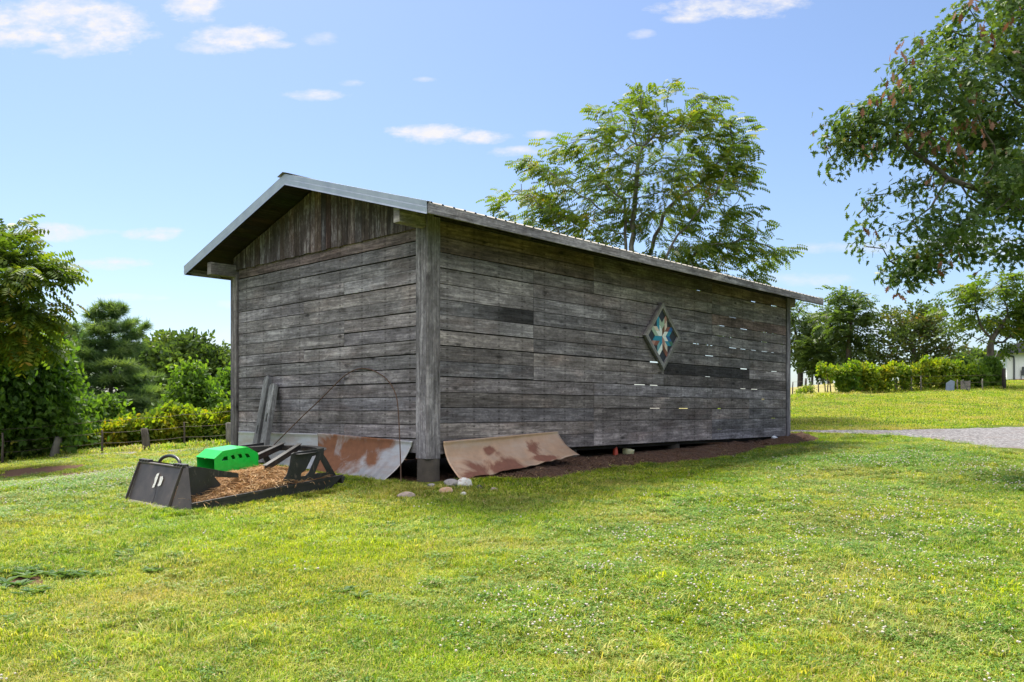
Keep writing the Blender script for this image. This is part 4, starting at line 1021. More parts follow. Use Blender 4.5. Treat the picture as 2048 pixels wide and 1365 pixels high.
# each ray is a kite of four small diamonds: (inner, side one, side two, tip), rays clockwise from the top-left one
rays = [('w', 't', 'm', 't'), ('n', 'm', 'c', 'p'), ('w', 'r', 't', 'b'), ('w', 'b', 't', 'g'), ('p', 'c', 'n', 'r'), ('t', 'w', 'l', 'w'), ('t', 'r', 't', 'p'), ('w', 'm', 'c', 'm')]
cols = {}
s2 = D * .46
for i, ry_ in enumerate(rays):
    a0 = math.radians(90 - 45 * (i - 1)); a1 = math.radians(90 - 45 * i) 
    e0 = Vector((math.cos(a0), math.sin(a0))) * s2 * .5; e1 = Vector((math.cos(a1), math.sin(a1))) * s2 * .5
    for (x, y), cname in zip(((0, 0), (1, 0), (0, 1), (1, 1)), ry_):
        cor = [e0 * (x + dx) + e1 * (y + dy) for dx, dy in ((0, 0), (1, 0), (1, 1), (0, 1))]; cen = sum(cor, Vector((0, 0))) / 4
        cols.setdefault(cname, []).append([tuple(cen + (p - cen) * .98) for p in cor])
mb = MB(); mats = []
for k, (cname, polys) in enumerate(cols.items()):
    mats.append(pc('quilt_paint_' + cname, PAL[cname]))
    for pl in polys: mb.prism(pl, (0, -.003, 0), (1, 0, 0), (0, 0, 1), (0, -.006, 0), mi=k)
mb.build('star', mats, q)

# ------------------------------------------------------------------ vegetation tools
def nrm(a): return a / (np.linalg.norm(a, axis=-1, keepdims=True) + 1e-9)
TPL = {}
def tpl(verts, faces): return np.array(verts, float), faces
TPL['simple'] = tpl([(0, 0, 0), (.28, .35, .06), (.22, .75, .04), (0, 1, -.05), (-.22, .75, .04), (-.28, .35, .06)], [[0, 1, 2, 3], [0, 3, 4, 5]])
def pinn(n, lw=.16, ll=.36, droop=.28):
    V = [(0, 0, 0), (.012, .5, .05), (0, 1, -.14), (-.012, .5, .05)]; Fs = [[0, 1, 2, 3]]
    for i in range(n):
        t = .16 + .8 * i / (n - 1); zc = .05 * math.sin(t * 3.1) - .14 * t * t; L = ll * (1 - .35 * abs(t - .45))
        for s in (-1, 1):
            b = len(V); V += [(0, t, zc), (s * L * .5, t + .03 + lw * .5, zc - .02 - droop * L * .4), (s * L, t + .12, zc - droop * L), (s * L * .5, t + .10 - lw * .5, zc - .02 - droop * L * .4)]
            Fs.append([b, b + 1, b + 2, b + 3] if s < 0 else [b + 3, b + 2, b + 1, b])
    return tpl(V, Fs)
TPL['pinnate'] = pinn(5, .27, .40, .5); TPL['pinnate_far'] = pinn(4, .34, .42, .5)
ok = [(.03, 0), (.06, .18), (.20, .20), (.10, .33), (.30, .45), (.13, .52), (.26, .72), (.10, .74), (.06, .95)]
V = [(x, y, .10 * abs(x)) for x, y in ok] + [(0, 1.03, -.03)] + [(-x, y, .10 * abs(x)) for x, y in ok[::-1]]
TPL['oak'] = tpl(V, [list(range(len(V)))[::-1]])
def cluster(n, seed, tname='simple', sz=.5):
    r = np.random.default_rng(seed); V = []; Fs = []; tv, tf = TPL[tname]
    for i in range(n):
        d = nrm(r.normal(size=3) + np.array([0, .6, .1])); nn = nrm(np.cross(d, r.normal(size=3))); x = np.cross(d, nn); p = r.normal(size=3) * .22 + np.array([0, .3, 0])
        b = len(V); V += list(p + sz * (tv[:, :1] * x + tv[:, 1:2] * d + tv[:, 2:3] * nn)); Fs += [[b + k for k in f] for f in tf]
    return tpl(V, Fs)
TPL['oak3'] = cluster(3, 5, 'oak', .75); TPL['cluster'] = cluster(4, 2, 'simple', .62); TPL['cluster6'] = cluster(6, 3, 'simple', .55)
def needle_tuft(n, seed):
    r = np.random.default_rng(seed); V = []; Fs = []
    for i in range(n):
        d = nrm(r.normal(size=3) * np.array([.8, .5, .6]) + np.array([0, .75, .25])); s = nrm(np.cross(d, r.normal(size=3))) * .035; b = len(V); o = np.array([0, .2, 0]) * r.random()
        V += [o - s, o + s, o + d * r.uniform(.6, 1)]; Fs.append([b, b + 1, b + 2])
    return tpl(V, Fs)
TPL['needles'] = needle_tuft(13, 4)
def scatter_leaves(name, P, D, Nn, S, var, tname, mat, parent):
    """P positions, D directions, Nn up normals, S sizes, var per-leaf colour value"""
    tv, tf = TPL[tname]; n = len(P); D = nrm(D); X = nrm(np.cross(D, Nn)); Z = np.cross(X, D)
    V = P[:, None, :] + S[:, None, None] * (tv[None, :, 0:1] * X[:, None] + tv[None, :, 1:2] * D[:, None] + tv[None, :, 2:3] * Z[:, None])
    k = len(tv); fl = np.concatenate([np.array(f) for f in tf]); fs = np.array([len(f) for f in tf])
    idx = (np.arange(n)[:, None] * k + fl[None, :]).ravel(); vv = np.repeat(var, k)
    if tname in ('oak3', 'cluster', 'cluster6', 'pinnate', 'pinnate_far'):
        jit = RNG.random((n, k)) * 0; lk = {'oak3': len(TPL['oak'][0]), 'cluster': 6, 'cluster6': 6, 'pinnate': 4, 'pinnate_far': 4}[tname]
        jit = np.repeat(RNG.normal(0, .10, (n, k // lk)), lk, axis=1); vv = np.clip(vv + jit.ravel(), 0, 1)
    me = mesh_np(name, V.reshape(-1, 3), idx, np.tile(fs, n), {'v': vv}); return link(name, me, mat, parent)
def colonise(start, A, step, kill, droop=0.0, maxit=160, stems=()):
    """branches grow from the start chain toward the attraction points"""
    nodes = [np.array(p, float) for p in start]; par = [-1] + list(range(len(start) - 1)); fork = len(nodes) - 1
    for s_ in stems:        # main stems that fan out from the fork
        a_, b_ = nodes[fork], np.array(s_, float); n_ = max(2, int(np.linalg.norm(b_ - a_) / step)); pv = fork
        for q in range(1, n_ + 1):
            t = q / n_; p_ = a_ * (1 - t) + b_ * t; p_[:2] += (b_ - a_)[:2] * (-.18 * math.sin(math.pi * t)) + RNG.normal(0, .03, 2); nodes.append(p_); par.append(pv); pv = len(nodes) - 1
    A = np.array(A); alive = np.ones(len(A), bool)
    NP = np.array(nodes); d = np.linalg.norm(A[:, None] - NP[None], axis=2); best = d.argmin(1); bd = d.min(1); alive &= bd > kill; got = np.zeros(len(A), int)
    got[:] = best
    for it in range(maxit):
        if not alive.any(): break
        ia = np.where(alive)[0]; par_new = []; new = []
        for bn in np.unique(best[ia]):
            sel = ia[best[ia] == bn]; v = nrm(A[sel] - nodes[bn]).mean(0)
            if np.linalg.norm(v) < .08: v = nrm((A[sel[0]] - nodes[bn])[None])[0]
            v = v / (np.linalg.norm(v) + 1e-9) + RNG.normal(0, .13, 3); v = v / np.linalg.norm(v)
            new.append(nodes[bn] + v * step); par_new.append(bn)
        b0 = len(nodes); nodes += new; par += list(par_new); NN = np.array(new)
        d = np.linalg.norm(A[ia][:, None] - NN[None], axis=2); m = d.min(1); am = d.argmin(1); up = m < bd[ia]; bd[ia[up]] = m[up]; best[ia[up]] = b0 + am[up]; got[ia[up]] = b0 + am[up]
        alive &= bd > kill
    return np.array(nodes), np.array(par), got
def branch_mesh(name, nodes, par, r_tip, r_base, mat, parent, seg=6, power=2.4):
    n = len(nodes); nch = np.zeros(n, int); w = np.zeros(n)
    for i in range(n - 1, 0, -1):
        if nch[i] == 0: w[i] = 1
        w[par[i]] += w[i]; nch[par[i]] += 1
    if nch[0] == 0: w[0] = 1
    rad = r_tip * w ** (1 / power); rad = np.minimum(rad, r_base); k = r_base / max(rad[0], 1e-6); rad = rad * (1 + (k - 1) * (rad / rad[0]) ** 1.2)
    dirs = np.zeros((n, 3)); dirs[1:] = nodes[1:] - nodes[par[1:]]; dirs[0] = nodes[1] - nodes[0]; dirs = nrm(dirs)
    ref = np.tile(np.array([.31, .95, .05]), (n, 1)); X = nrm(np.cross(dirs, ref)); Y = np.cross(dirs, X)
    ang = np.arange(seg) * 2 * math.pi / seg; R = X[:, None] * np.cos(ang)[None, :, None] + Y[:, None] * np.sin(ang)[None, :, None]
    V = nodes[:, None] + R * rad[:, None, None]
    # every twig starts with a thin ring at its parent, so forks do not balloon
    V2 = nodes[par[1:]][:, None] + R[1:] * np.minimum(rad[1:] * 1.15, rad[par[1:]])[:, None, None]
    allV = np.concatenate([V.reshape(-1, 3), V2.reshape(-1, 3)]); c = np.arange(1, n); k0 = np.arange(seg); k1 = (k0 + 1) % seg
    a = (n * seg + (c - 1)[:, None] * seg + k0[None]); b = (n * seg + (c - 1)[:, None] * seg + k1[None]); cc = (c[:, None] * seg + k1[None]); dd = (c[:, None] * seg + k0[None])
    fl = np.stack([a, b, cc, dd], -1).reshape(-1); me = mesh_np(name, allV, fl, [4] * (len(fl) // 4)); return link(name, me, mat, parent, True), rad
def tree(name, label, cat, Y, base, blobs, tname, mat, n_att, n_leaf, lsize, bk='bark', group=None, trunk_h=2.0, r_base=.2, r_tip=.008, step=.35, kill=.5, dmul=1.0,
         up=.2, droop=.15, flat=.6, spread=.30, lean=0.0, offs=None, hollow=.0, seg=6, vshift=0.0, stems=(), foot=0.0):
    """blobs: (u, v, ru, rv[, dy]) places of foliage masses as seen, turned into real masses at distance Y"""
    bx = (base[0] - 1024) / F * Y; by = Y; bz = ground(bx, by); e = empty(name, (bx, by, bz), 0, label, cat, group); O = np.array([bx, by, bz])
    B = []
    for b in blobs:
        dy = b[4] if len(b) > 4 else 0; y = Y + dy; rx, rz = b[2] / F * y, b[3] / F * y; c = np.array([(b[0] - 1024) / F * y, y, CAM_H - (b[1] - V0) / F * y]); B.append((c, rx, (rx * .6 + rz * .4) * dmul, rz))
    w = np.array([(b[1] * b[2] * b[3]) ** .72 for b in B]); w /= w.sum(); A = []
    which = RNG.choice(len(B), n_att, p=w)
    for k in which:
        c, rx, ry, rz = B[k]; v = nrm(RNG.normal(size=3)[None])[0] * (RNG.random() ** (1 / (3 + hollow * 4))); A.append(c + v * np.array([rx, ry, rz]))
    A = np.array(A); A = A[A[:, 2] > ground_np(A[:, 0], A[:, 1]) + .25]
    if foot: hz_ = A[:, 2] - ground_np(A[:, 0], A[:, 1]); A = A[(hz_ > foot) | (RNG.random(len(A)) < .30)]     # leafless stems near the ground
    st = [O + np.array([0, 0, -.25])]; hh = 0
    while hh < trunk_h: hh += min(step, .4); st.append(O + np.array([lean * hh + .03 * math.sin(hh * 2), .03 * math.cos(hh * 1.7), hh]))
    nodes, par, got = colonise(st, A, step, kill, stems=[px_at(*s) for s in stems])
    loc = nodes - O; br, rad = branch_mesh('trunk', loc, par, r_tip, r_base, M[bk], e, seg)
    per = max(1, n_leaf // len(A)); cen = np.mean([b[0] for b in B], axis=0); near_node = nodes[got]
    P = []; Dn = []
    idx = np.repeat(np.arange(len(A)), per); P = A[idx] * .55 + near_node[idx] * .45 + RNG.normal(0, spread, (len(idx), 3)) * np.array([1, 1, flat])
    out = P - cen; out[:, 2] *= .4; bd = A[idx] - near_node[idx]; Dn = nrm(out) * .8 + nrm(bd) * .5 + RNG.normal(0, .45, (len(idx), 3)); Dn[:, 2] = Dn[:, 2] * .6 - droop
    UP = np.array([0, 0, 1.0]) + RNG.normal(0, .45, (len(idx), 3)) + nrm(out) * .3
    clump = vnoise(P[:, 0] + P[:, 1] * .7, P[:, 2] * 1.3, 1.1 / max(spread * 3, .5)); var = np.clip(clump * .45 + RNG.random(len(idx)) * .45 + vshift, 0, 1)
    S = lsize * RNG.uniform(.65, 1.25, len(idx)); scatter_leaves('crown', P - O, Dn, UP, S, var, tname, mat, e); return e

# --- tree behind the shed
tree('walnut_tree', 'tall airy broadleaf tree with many thin stems rising behind the shed roof', 'tree', 31, (1255, 800),
     [(1335, 172, 26, 20), (1300, 200, 45, 30), (1270, 250, 70, 45), (1200, 225, 22, 14), (1190, 290, 60, 35), (1120, 300, 40, 25), (1060, 325, 45, 18, -1), (1100, 370, 65, 40), (1010, 400, 35, 22), (1060, 420, 70, 35), (1150, 430, 70, 40),
      (1330, 270, 60, 45), (1410, 215, 45, 22), (1400, 260, 60, 40), (1465, 265, 50, 28), (1450, 320, 60, 35), (1400, 340, 80, 45, 1), (1490, 345, 30, 25), (1300, 350, 80, 50, -1), (1220, 360, 70, 45, 1), (1180, 490, 60, 35),
      (1260, 440, 70, 40), (1340, 430, 70, 45), (1430, 400, 70, 40), (1480, 440, 50, 30), (1470, 490, 60, 35), (1400, 500, 70, 40), (1320, 520, 70, 35), (1520, 520, 50, 22), (1570, 503, 28, 10), (1450, 555, 60, 25), (1350, 570, 80, 40), (1250, 560, 80, 50),
      (1520, 560, 30, 14), (1350, 650, 90, 50), (1220, 640, 90, 50), (1130, 560, 70, 50)],
     'pinnate', M['leaf_mid'], 1700, 5100, .38, 'bark_light', None, 1.6, .24, .012, .42, .50, 1.6, droop=.32, spread=.20, flat=.35, stems=[(1165, 540, 30.5), (1205, 480, 31.8), (1250, 400, 31), (1275, 330, 30.6), (1325, 430, 31.5), (1355, 470, 30.3), (1395, 500, 31.2), (1120, 590, 31.5)])
# --- big oak reaching in from the right
tree('oak_tree', 'big oak with dead brown leaf sprays reaching in from the right edge', 'tree', 15, (2390, 900),
     [(1960, 50, 80, 60), (2050, 30, 60, 80, 1), (1850, 105, 50, 38), (1800, 165, 55, 45), (1890, 180, 100, 80, -1), (2010, 190, 90, 110), (1715, 232, 45, 35), (1658, 245, 36, 24), (1690, 295, 62, 36), (1790, 260, 90, 60), (1930, 290, 110, 75, 1),
      (1760, 395, 38, 26), (1850, 370, 55, 30), (1738, 470, 32, 22), (1890, 440, 85, 48, -1), (2000, 400, 70, 60), (1825, 520, 55, 34), (1795, 565, 34, 28), (1890, 500, 70, 38), (2020, 490, 45, 32, 1), (1633, 345, 14, 7), (1661, 348, 12, 6), (1900, 20, 26, 14), (2030, 340, 60, 60, -1),
      (2150, 60, 120, 130), (2150, 300, 120, 130, 1), (2280, 150, 150, 170), (2300, 400, 140, 110), (2450, 250, 180, 180), (2420, -80, 200, 160), (2180, -120, 180, 120), (2600, 100, 150, 180), (2550, 430, 150, 90)],
     'oak3', M['leaf_oak'], 2300, 24500, .185, 'bark', None, 2.6, .42, .008, .30, .36, 1.15, droop=.25, spread=.15, flat=.8, seg=7, vshift=.03)
# dead brown sprays hanging in the oak, where the photograph shows them
oak_o = bpy.data.objects['oak_tree']; Pd = []; Dd_ = []
for (a_, b_) in [(505, 205), (460, 380), (440, 430), (340, 440), (520, 560), (700, 545), (760, 530), (815, 555), (735, 635), (760, 695), (865, 130), (610, 770), (635, 625), (435, 325), (875, 550), (680, 510), (800, 420), (360, 1010), (340, 650), (470, 1280), (665, 1160), (795, 15), (570, 150), (1010, 60)]:
    c = np.array(px_at(1580 + a_ / 2.2, b_ / 2.2, 14.2)); n_ = RNG.integers(3, 9)
    Pd.append(c + RNG.normal(0, .10, (n_, 3))); Dd_.append(RNG.normal(0, .5, (n_, 3)) + np.array([0, 0, -1.2]))
Pd = np.concatenate(Pd); Dd_ = np.concatenate(Dd_); M['leaf_dead'] = leaf('dead_oak_leaf', [(0, (.12, .055, .03)), (1, (.30, .17, .11))], .3, .8, (1.2, .9, .7))
scatter_leaves('dead_leaves', Pd - np.array(oak_o.location), Dd_, RNG.normal(0, 1, (len(Pd), 3)), RNG.uniform(.12, .2, len(Pd)), RNG.random(len(Pd)), 'oak', M['leaf_dead'], oak_o)
# --- left edge trees
tree('broadleaf_tree', 'tall broadleaf tree with long feathery boughs at the left edge', 'tree', 22, (-70, 930),
     [(15, 465, 40, 20), (-30, 500, 70, 60), (40, 520, 55, 24), (90, 535, 38, 18), (125, 552, 16, 8), (20, 560, 60, 26, -1), (-60, 600, 90, 60), (50, 610, 55, 14), (85, 612, 28, 10), (30, 640, 60, 22), (70, 640, 30, 14), (-20, 680, 80, 40), (40, 690, 62, 24, 1), (-150, 560, 90, 110), (-110, 500, 80, 60)],
     'pinnate', M['leaf_mid'], 620, 3600, .46, 'bark', None, 3.0, .20, .01, .4, .5, 1.3, droop=.3, spread=.28, flat=.4, vshift=-.04)
tree('leafy_tree', 'dense mid green leafy tree low at the left edge below the feathery boughs', 'tree', 27, (20, 920),
     [(10, 740, 80, 60), (70, 760, 50, 50), (90, 820, 45, 50), (30, 830, 80, 60), (110, 860, 30, 30), (-60, 800, 90, 90), (50, 700, 60, 25)],
     'cluster', M['leaf_bright'], 500, 8000, .32, 'bark', None, 1.2, .16, .01, .4, .5, 1.2, droop=.3, spread=.35, vshift=-.25)
# --- white pine
def pine(label, Y, u, vtop, vbase_frac, wpx, n_lv, seed, shift=0.0, tilt=.12, tuft=.42, dens=1.0, group=None, name='pine_tree'):
    r = np.random.default_rng(seed); bx = (u - 1024) / F * Y; bz = ground(bx, Y); H = CAM_H - (vtop - V0) / F * Y - bz; Rm = wpx / F * Y; e = empty(name, (bx, Y, bz), 0, label, 'pine', group)
    mb = MB(); mb.tube([(0, 0, -.3), (.05, 0, H * .3), (-.05, .05, H * .6), (0, 0, H * .97)], [H * .022, H * .017, H * .010, .02], 8); mb2 = mb
    P = []; Dn = []; Vv = []
    for k in range(n_lv):
        t = (k + .5) / n_lv; nb = 7
        a0 = r.uniform(0, 6.28)
        for j in range(nb):
            tj = min(max(t + r.normal(0, .55) / n_lv, .02), .985); z = H * (.05 + .93 * tj); rad = Rm * (1 - tj) ** .75
            a = a0 + 6.283 * j / nb + r.normal(0, .15); L = rad * r.uniform(.50, 1.25) + .25; rise = tilt * L + r.normal(0, .16) * L * .6 + (t ** 3) * L * .9
            d = np.array([math.cos(a), math.sin(a), 0]); tip = d * L + np.array([0, 0, rise]); base = np.array([0, 0, z]); s = np.array([-d[1], d[0], 0]); vb = r.random()
            mb.tube([tuple(base), tuple(base + tip * .5 + np.array([0, 0, -.04 * L])), tuple(base + tip)], [.045 * (1.2 - t), .025, .008], 5)
            nt_ = int((9 + 26 * L) * dens)
            for q_ in range(nt_):
                f = r.uniform(.22, 1.0) ** .8; wdt = (.10 + .38 * math.sin(min(f, 1) * 2.6)) * L * .75; y_ = r.uniform(-1, 1)
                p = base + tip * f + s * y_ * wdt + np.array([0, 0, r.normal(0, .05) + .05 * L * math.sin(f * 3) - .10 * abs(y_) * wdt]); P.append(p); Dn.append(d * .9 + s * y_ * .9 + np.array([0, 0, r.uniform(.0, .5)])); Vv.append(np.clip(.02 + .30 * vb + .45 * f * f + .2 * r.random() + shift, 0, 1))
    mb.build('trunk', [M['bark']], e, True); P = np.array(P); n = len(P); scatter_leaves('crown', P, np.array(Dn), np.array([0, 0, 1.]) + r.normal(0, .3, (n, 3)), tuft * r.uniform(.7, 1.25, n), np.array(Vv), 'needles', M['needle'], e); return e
pine('broad soft white pine with layered boughs left of the shed', 44, 222, 612, 0, 150, 15, 11, .05, .10, .50, 1.25)
pine('darker pine top showing behind the left side of the broad white pine', 56, 138, 650, 0, 95, 14, 12, -.1, .25, .65, .7)
pine('dark pine filling the gap between the broad white pine and the left edge', 52, 60, 720, 0, 130, 10, 13, -.12, .12, .65, .7)
tree('cedar_tree', 'dark grey-green rounded tree behind, right of the broad white pine', 'tree', 56, (365, 870), [(345, 700, 50, 28), (320, 730, 50, 40), (385, 715, 45, 32), (365, 760, 80, 60), (330, 800, 70, 60), (400, 800, 60, 60)], 'cluster6', M['leaf_dark'], 420, 5200, .62, 'bark', None, 2, .2, .015, .6, .8, 1, spread=.5)
tree('cedar_tree', 'dark tree standing against the left end post of the shed, farthest right of the wood', 'tree', 58, (445, 870), [(430, 728, 34, 22), (455, 750, 34, 34), (440, 790, 55, 50), (470, 830, 60, 60), (500, 780, 50, 60)], 'cluster6', M['leaf_dark'], 380, 4600, .60, 'bark', None, 2, .2, .015, .6, .8, 1, spread=.5, vshift=.05)
tree('sapling', 'bright fresh green young tree with a pointed top left of the shed', 'tree', 40, (385, 870), [(380, 752, 16, 22), (385, 790, 38, 26), (400, 800, 38, 32), (375, 830, 45, 30), (410, 835, 35, 30)], 'cluster', M['leaf_bright'], 260, 3400, .36, 'bark', None, 1.0, .09, .01, .3, .4, 1, spread=.26, droop=.3, vshift=-.1)
tree('sapling', 'dark leafy young tree just left of the shed end post', 'tree', 42, (462, 870), [(458, 770, 16, 24), (462, 810, 24, 40), (455, 845, 30, 25)], 'cluster', M['leaf_bright'], 160, 2000, .38, 'bark', None, 1.0, .08, .01, .3, .4, 1, spread=.26, vshift=-.35)
tree('bush', 'round pale green bush with broad leaves, left one of two before the white pine', 'bush', 33, (172, 900), [(170, 835, 22, 28), (178, 860, 34, 30), (160, 870, 30, 25)], 'cluster', M['leaf_bright'], 170, 2400, .30, 'bark', None, .5, .05, .008, .25, .3, 1, spread=.2, vshift=-.25)
tree('bush', 'taller pale green bush with broad leaves, right one of two before the white pine', 'bush', 34, (222, 900), [(215, 812, 12, 18), (212, 835, 24, 28), (218, 860, 30, 28), (240, 870, 22, 22)], 'cluster', M['leaf_bright'], 170, 2400, .30, 'bark', None, .5, .05, .008, .25, .3, 1, spread=.2, vshift=-.2)
tree('bush', 'dark leafy thicket behind the fence between the leafy tree and the bushes', 'bush', 33, (120, 905), [(110, 850, 35, 35), (135, 875, 35, 25), (80, 880, 40, 30), (150, 895, 25, 15)], 'cluster6', M['leaf_dark'], 220, 2800, .34, 'bark', None, .4, .06, .008, .3, .35, 1, spread=.3, vshift=.05)
tree('bush', 'dark thicket filling the foot of the wood right of the two pale bushes', 'bush', 43, (300, 890), [(275, 850, 35, 35), (310, 860, 40, 30), (350, 860, 40, 30), (395, 860, 45, 30), (440, 865, 40, 28)], 'cluster6', M['leaf_dark'], 260, 3200, .46, 'bark', None, .4, .06, .008, .35, .4, 1, spread=.35)
tree('bush', 'low green scrub at the left edge beside the dark thin post', 'bush', 26.5, (35, 925), [(10, 900, 30, 25), (45, 905, 28, 18), (-30, 890, 40, 40), (20, 870, 26, 20)], 'cluster', M['leaf_mid'], 170, 2200, .26, 'bark', None, .3, .04, .008, .25, .3, 1, spread=.2, vshift=-.1)
# --- yellow-green plants along the left fence
def yplant(u, vb, Y, blobs, label, n=1500, sz=.30, mat='leaf_yellow', t='cluster', vs=0.0, group='yellow-green plants along the left fence', name='shrub', na=110, thin=.03):
    blobs = list(blobs); rr = random.Random(u)
    for (bu, bv, ru_, rv_) in list(blobs)[:2]:       # stray shoots above the rest
        for i in range(2): blobs.append((bu + rr.uniform(-.9, .9) * ru_, bv - rv_ * rr.uniform(.9, 1.7), 3.5, rr.uniform(3, 6)))
    return tree(name, label, 'shrub', Y, (u, vb), blobs, t, M[mat], na, int(n * .62), sz, 'bark', group, .3, thin, .006, .22, .28, 1, spread=.11, droop=.25, vshift=vs, foot=.75)
yplant(100, 915, 29.0, [(112, 905, 14, 10), (95, 912, 10, 6)], 'tiny yellow shoot at the foot of the leaning grey post on the left', 300, .2, na=40)
yplant(172, 910, 29.3, [(160, 892, 18, 14), (180, 888, 20, 14), (170, 902, 24, 8)], 'low yellow-green shrub between the leaning grey post and the thin dark post')
yplant(229, 908, 29.6, [(228, 865, 10, 10), (228, 882, 18, 12), (230, 895, 20, 10)], 'small golden-tinged shrub right beside the thin dark post', 1300, .24, vs=.30)
yplant(245, 907, 30.4, [(248, 860, 10, 14), (250, 885, 14, 20)], 'narrow green shrub behind the golden-tinged one', 700, .26, vs=-.3, na=60)
yplant(290, 903, 30.0, [(275, 862, 12, 14), (282, 885, 14, 18)], 'yellow-green shrub hanging over the dark leaning post', 900, .28, vs=.1, na=70)
yplant(325, 900, 30.3, [(320, 850, 26, 18), (318, 875, 32, 22), (338, 862, 26, 20)], 'largest yellow-green shrub, right of the dark leaning post', 2600, .29, na=170)
yplant(372, 897, 30.6, [(360, 838, 26, 14), (372, 860, 30, 22), (378, 880, 28, 16)], 'yellow-green shrub behind the thin metal post near the shed', 2400, .29, na=160)
yplant(415, 893, 31.0, [(408, 852, 24, 16), (418, 872, 28, 18), (400, 880, 20, 12)], 'yellow-green shrub between the thin metal post and the shed', 2100, .28, na=140, vs=-.08)
yplant(455, 890, 31.3, [(450, 842, 20, 16), (455, 865, 22, 20), (470, 855, 20, 22)], 'yellow-green shrub touching the left end of the shed', 1900, .28, na=130, vs=-.05)
# --- left fence
def fence(name, label, posts, wires, mat_w):
    p0 = px_ground(posts[0][0], posts[0][1]); e = empty(name, p0, 0, label, 'fence'); tops = []
    for (u, v, htop, r, mat, leanx, sq) in posts:
        p = px_ground(u, v); h = (v - htop) / F * p.y; mb = MB(); b = p - p0; L = leanx / F * p.y
        pts = [b + Vector((0, 0, -.2)), b + Vector((L * .3, 0, h * .33)), b + Vector((L * .65, .02, h * .66)), b + Vector((L, 0, h))]
        mb.tube(pts, [r * 1.15, r, r * .95, r * .8], 5 if sq else 9); o = mb.build('post', [M[mat]], e, True); tops.append((b, L, h))
    mb = MB()
    for f in wires:
        pts = [b + Vector((L * f, -.03, .15 + f * .95)) for (b, L, h) in tops]
        for a, c in zip(pts[:-1], pts[1:]):
            mb.tube([a, a.lerp(c, .33) + Vector((0, 0, -.02)), a.lerp(c, .66) + Vector((0, 0, -.02)), c], .006, 4)
    mb.build('wire', [M[mat_w]], e); return e
fence('wire_fence', 'old wire fence with leaning posts before the wood on the left', [(5, 928, 866, .035, 'wire', 0, 1), (107, 916, 874, .13, 'bark_light', 11, 0), (204, 908, 861, .035, 'wire', 0, 1), (294, 903, 857, .12, 'bark', -6, 0), (369, 896, 845, .03, 'wire', -1, 1), (459, 892, 846, .10, 'bark_light', -2, 0), (560, 885, 845, .08, 'bark_light', 0, 0)], (.2, .55, .95), 'wire')

# ------------------------------------------------------------------ right side: far trees, hedge, fence, house
G = 'trees beyond the right-hand field fence'
kw = dict(bk='bark', trunk_h=2.6, r_base=.22, r_tip=.02, step=.6, kill=.8, dmul=1.2, droop=.25, spread=.5, flat=.4)
tree('field_tree', 'dark tree partly hidden behind the right end of the shed', 'tree', 66, (1600, 771), [(1600, 625, 40, 22), (1590, 660, 45, 26), (1620, 670, 35, 26), (1595, 700, 38, 22), (1560, 650, 50, 40)], 'pinnate_far', M['leaf_dark'], 140, 600, .70, group=G, vshift=.12, **kw)
tree('field_tree', 'slim young tree with a pale forked stem between the first two field trees', 'tree', 63, (1624, 771), [(1622, 690, 14, 14), (1628, 712, 16, 12), (1640, 735, 10, 8)], 'pinnate_far', M['leaf_dark'], 60, 420, .7, 'bark_light', G, 1.2, .09, .02, .5, .6, 1, droop=.3, spread=.4, vshift=.1)
tree('field_tree', 'tree with a dense low crown left of the tallest one', 'tree', 67, (1660, 771), [(1655, 640, 26, 18), (1655, 680, 32, 26), (1660, 715, 28, 22), (1668, 738, 24, 14)], 'pinnate_far', M['leaf_dark'], 120, 500, .68, group=G, vshift=.05, **kw)
tree('field_tree', 'tall round-topped tree, the highest of those straight right of the shed', 'tree', 62, (1698, 770), [(1685, 592, 34, 14), (1715, 600, 30, 14), (1690, 625, 48, 22), (1722, 635, 30, 20), (1680, 665, 36, 20), (1715, 680, 30, 18), (1735, 705, 20, 10), (1705, 715, 26, 12), (1700, 645, 30, 20, 1)], 'pinnate_far', M['leaf_dark'], 200, 880, .64, group=G, vshift=.12, **kw)
tree('field_tree', 'broad low tree with reddish tinged leaves in the middle of the field trees', 'tree', 60, (1828, 770), [(1830, 622, 22, 20), (1800, 640, 34, 26), (1850, 640, 36, 26), (1780, 665, 34, 20), (1830, 675, 55, 32), (1880, 670, 34, 24), (1900, 705, 28, 16), (1860, 710, 45, 20), (1790, 705, 42, 22), (1762, 720, 26, 14), (1820, 735, 50, 16), (1745, 735, 20, 10)], 'cluster6', M['leaf_reddish'], 280, 1400, .42, group=G, vshift=.0, **kw)
tree('field_tree', 'graceful open tree forking above the hedge beside the white house', 'tree', 47.5, (1981, 772), [(1995, 556, 42, 12), (1940, 580, 34, 14), (1910, 605, 24, 12), (2020, 580, 44, 16), (1965, 600, 44, 16), (2035, 615, 34, 18), (1935, 635, 30, 14), (1985, 640, 34, 16, 1), (2030, 655, 34, 18), (1960, 670, 20, 10), (2010, 690, 24, 12), (1905, 660, 18, 8), (2080, 620, 50, 60), (1975, 720, 22, 14)], 'pinnate_far', M['leaf_mid'], 320, 1000, .60, 'bark', G, 2.1, .20, .014, .4, .6, 1.2, droop=.3, spread=.32, flat=.3, vshift=-.15)
tree('far_tree', 'small far tree seen low through the gap left of the forked tree', 'tree', 105, (1950, 790), [(1945, 722, 26, 14), (1925, 735, 20, 10), (1968, 730, 20, 16)], 'cluster6', M['leaf_dark'], 90, 900, 1.0, 'bark', None, 2, .2, .03, .8, 1, 1, spread=.6)
HG = 'shrubs of the hedge along the right-hand fence'
def hsh(u, vb, Y, blobs, label, **k): 
    k.setdefault('sz', .24); return yplant(u, vb, Y, blobs, label, group=HG, **k)
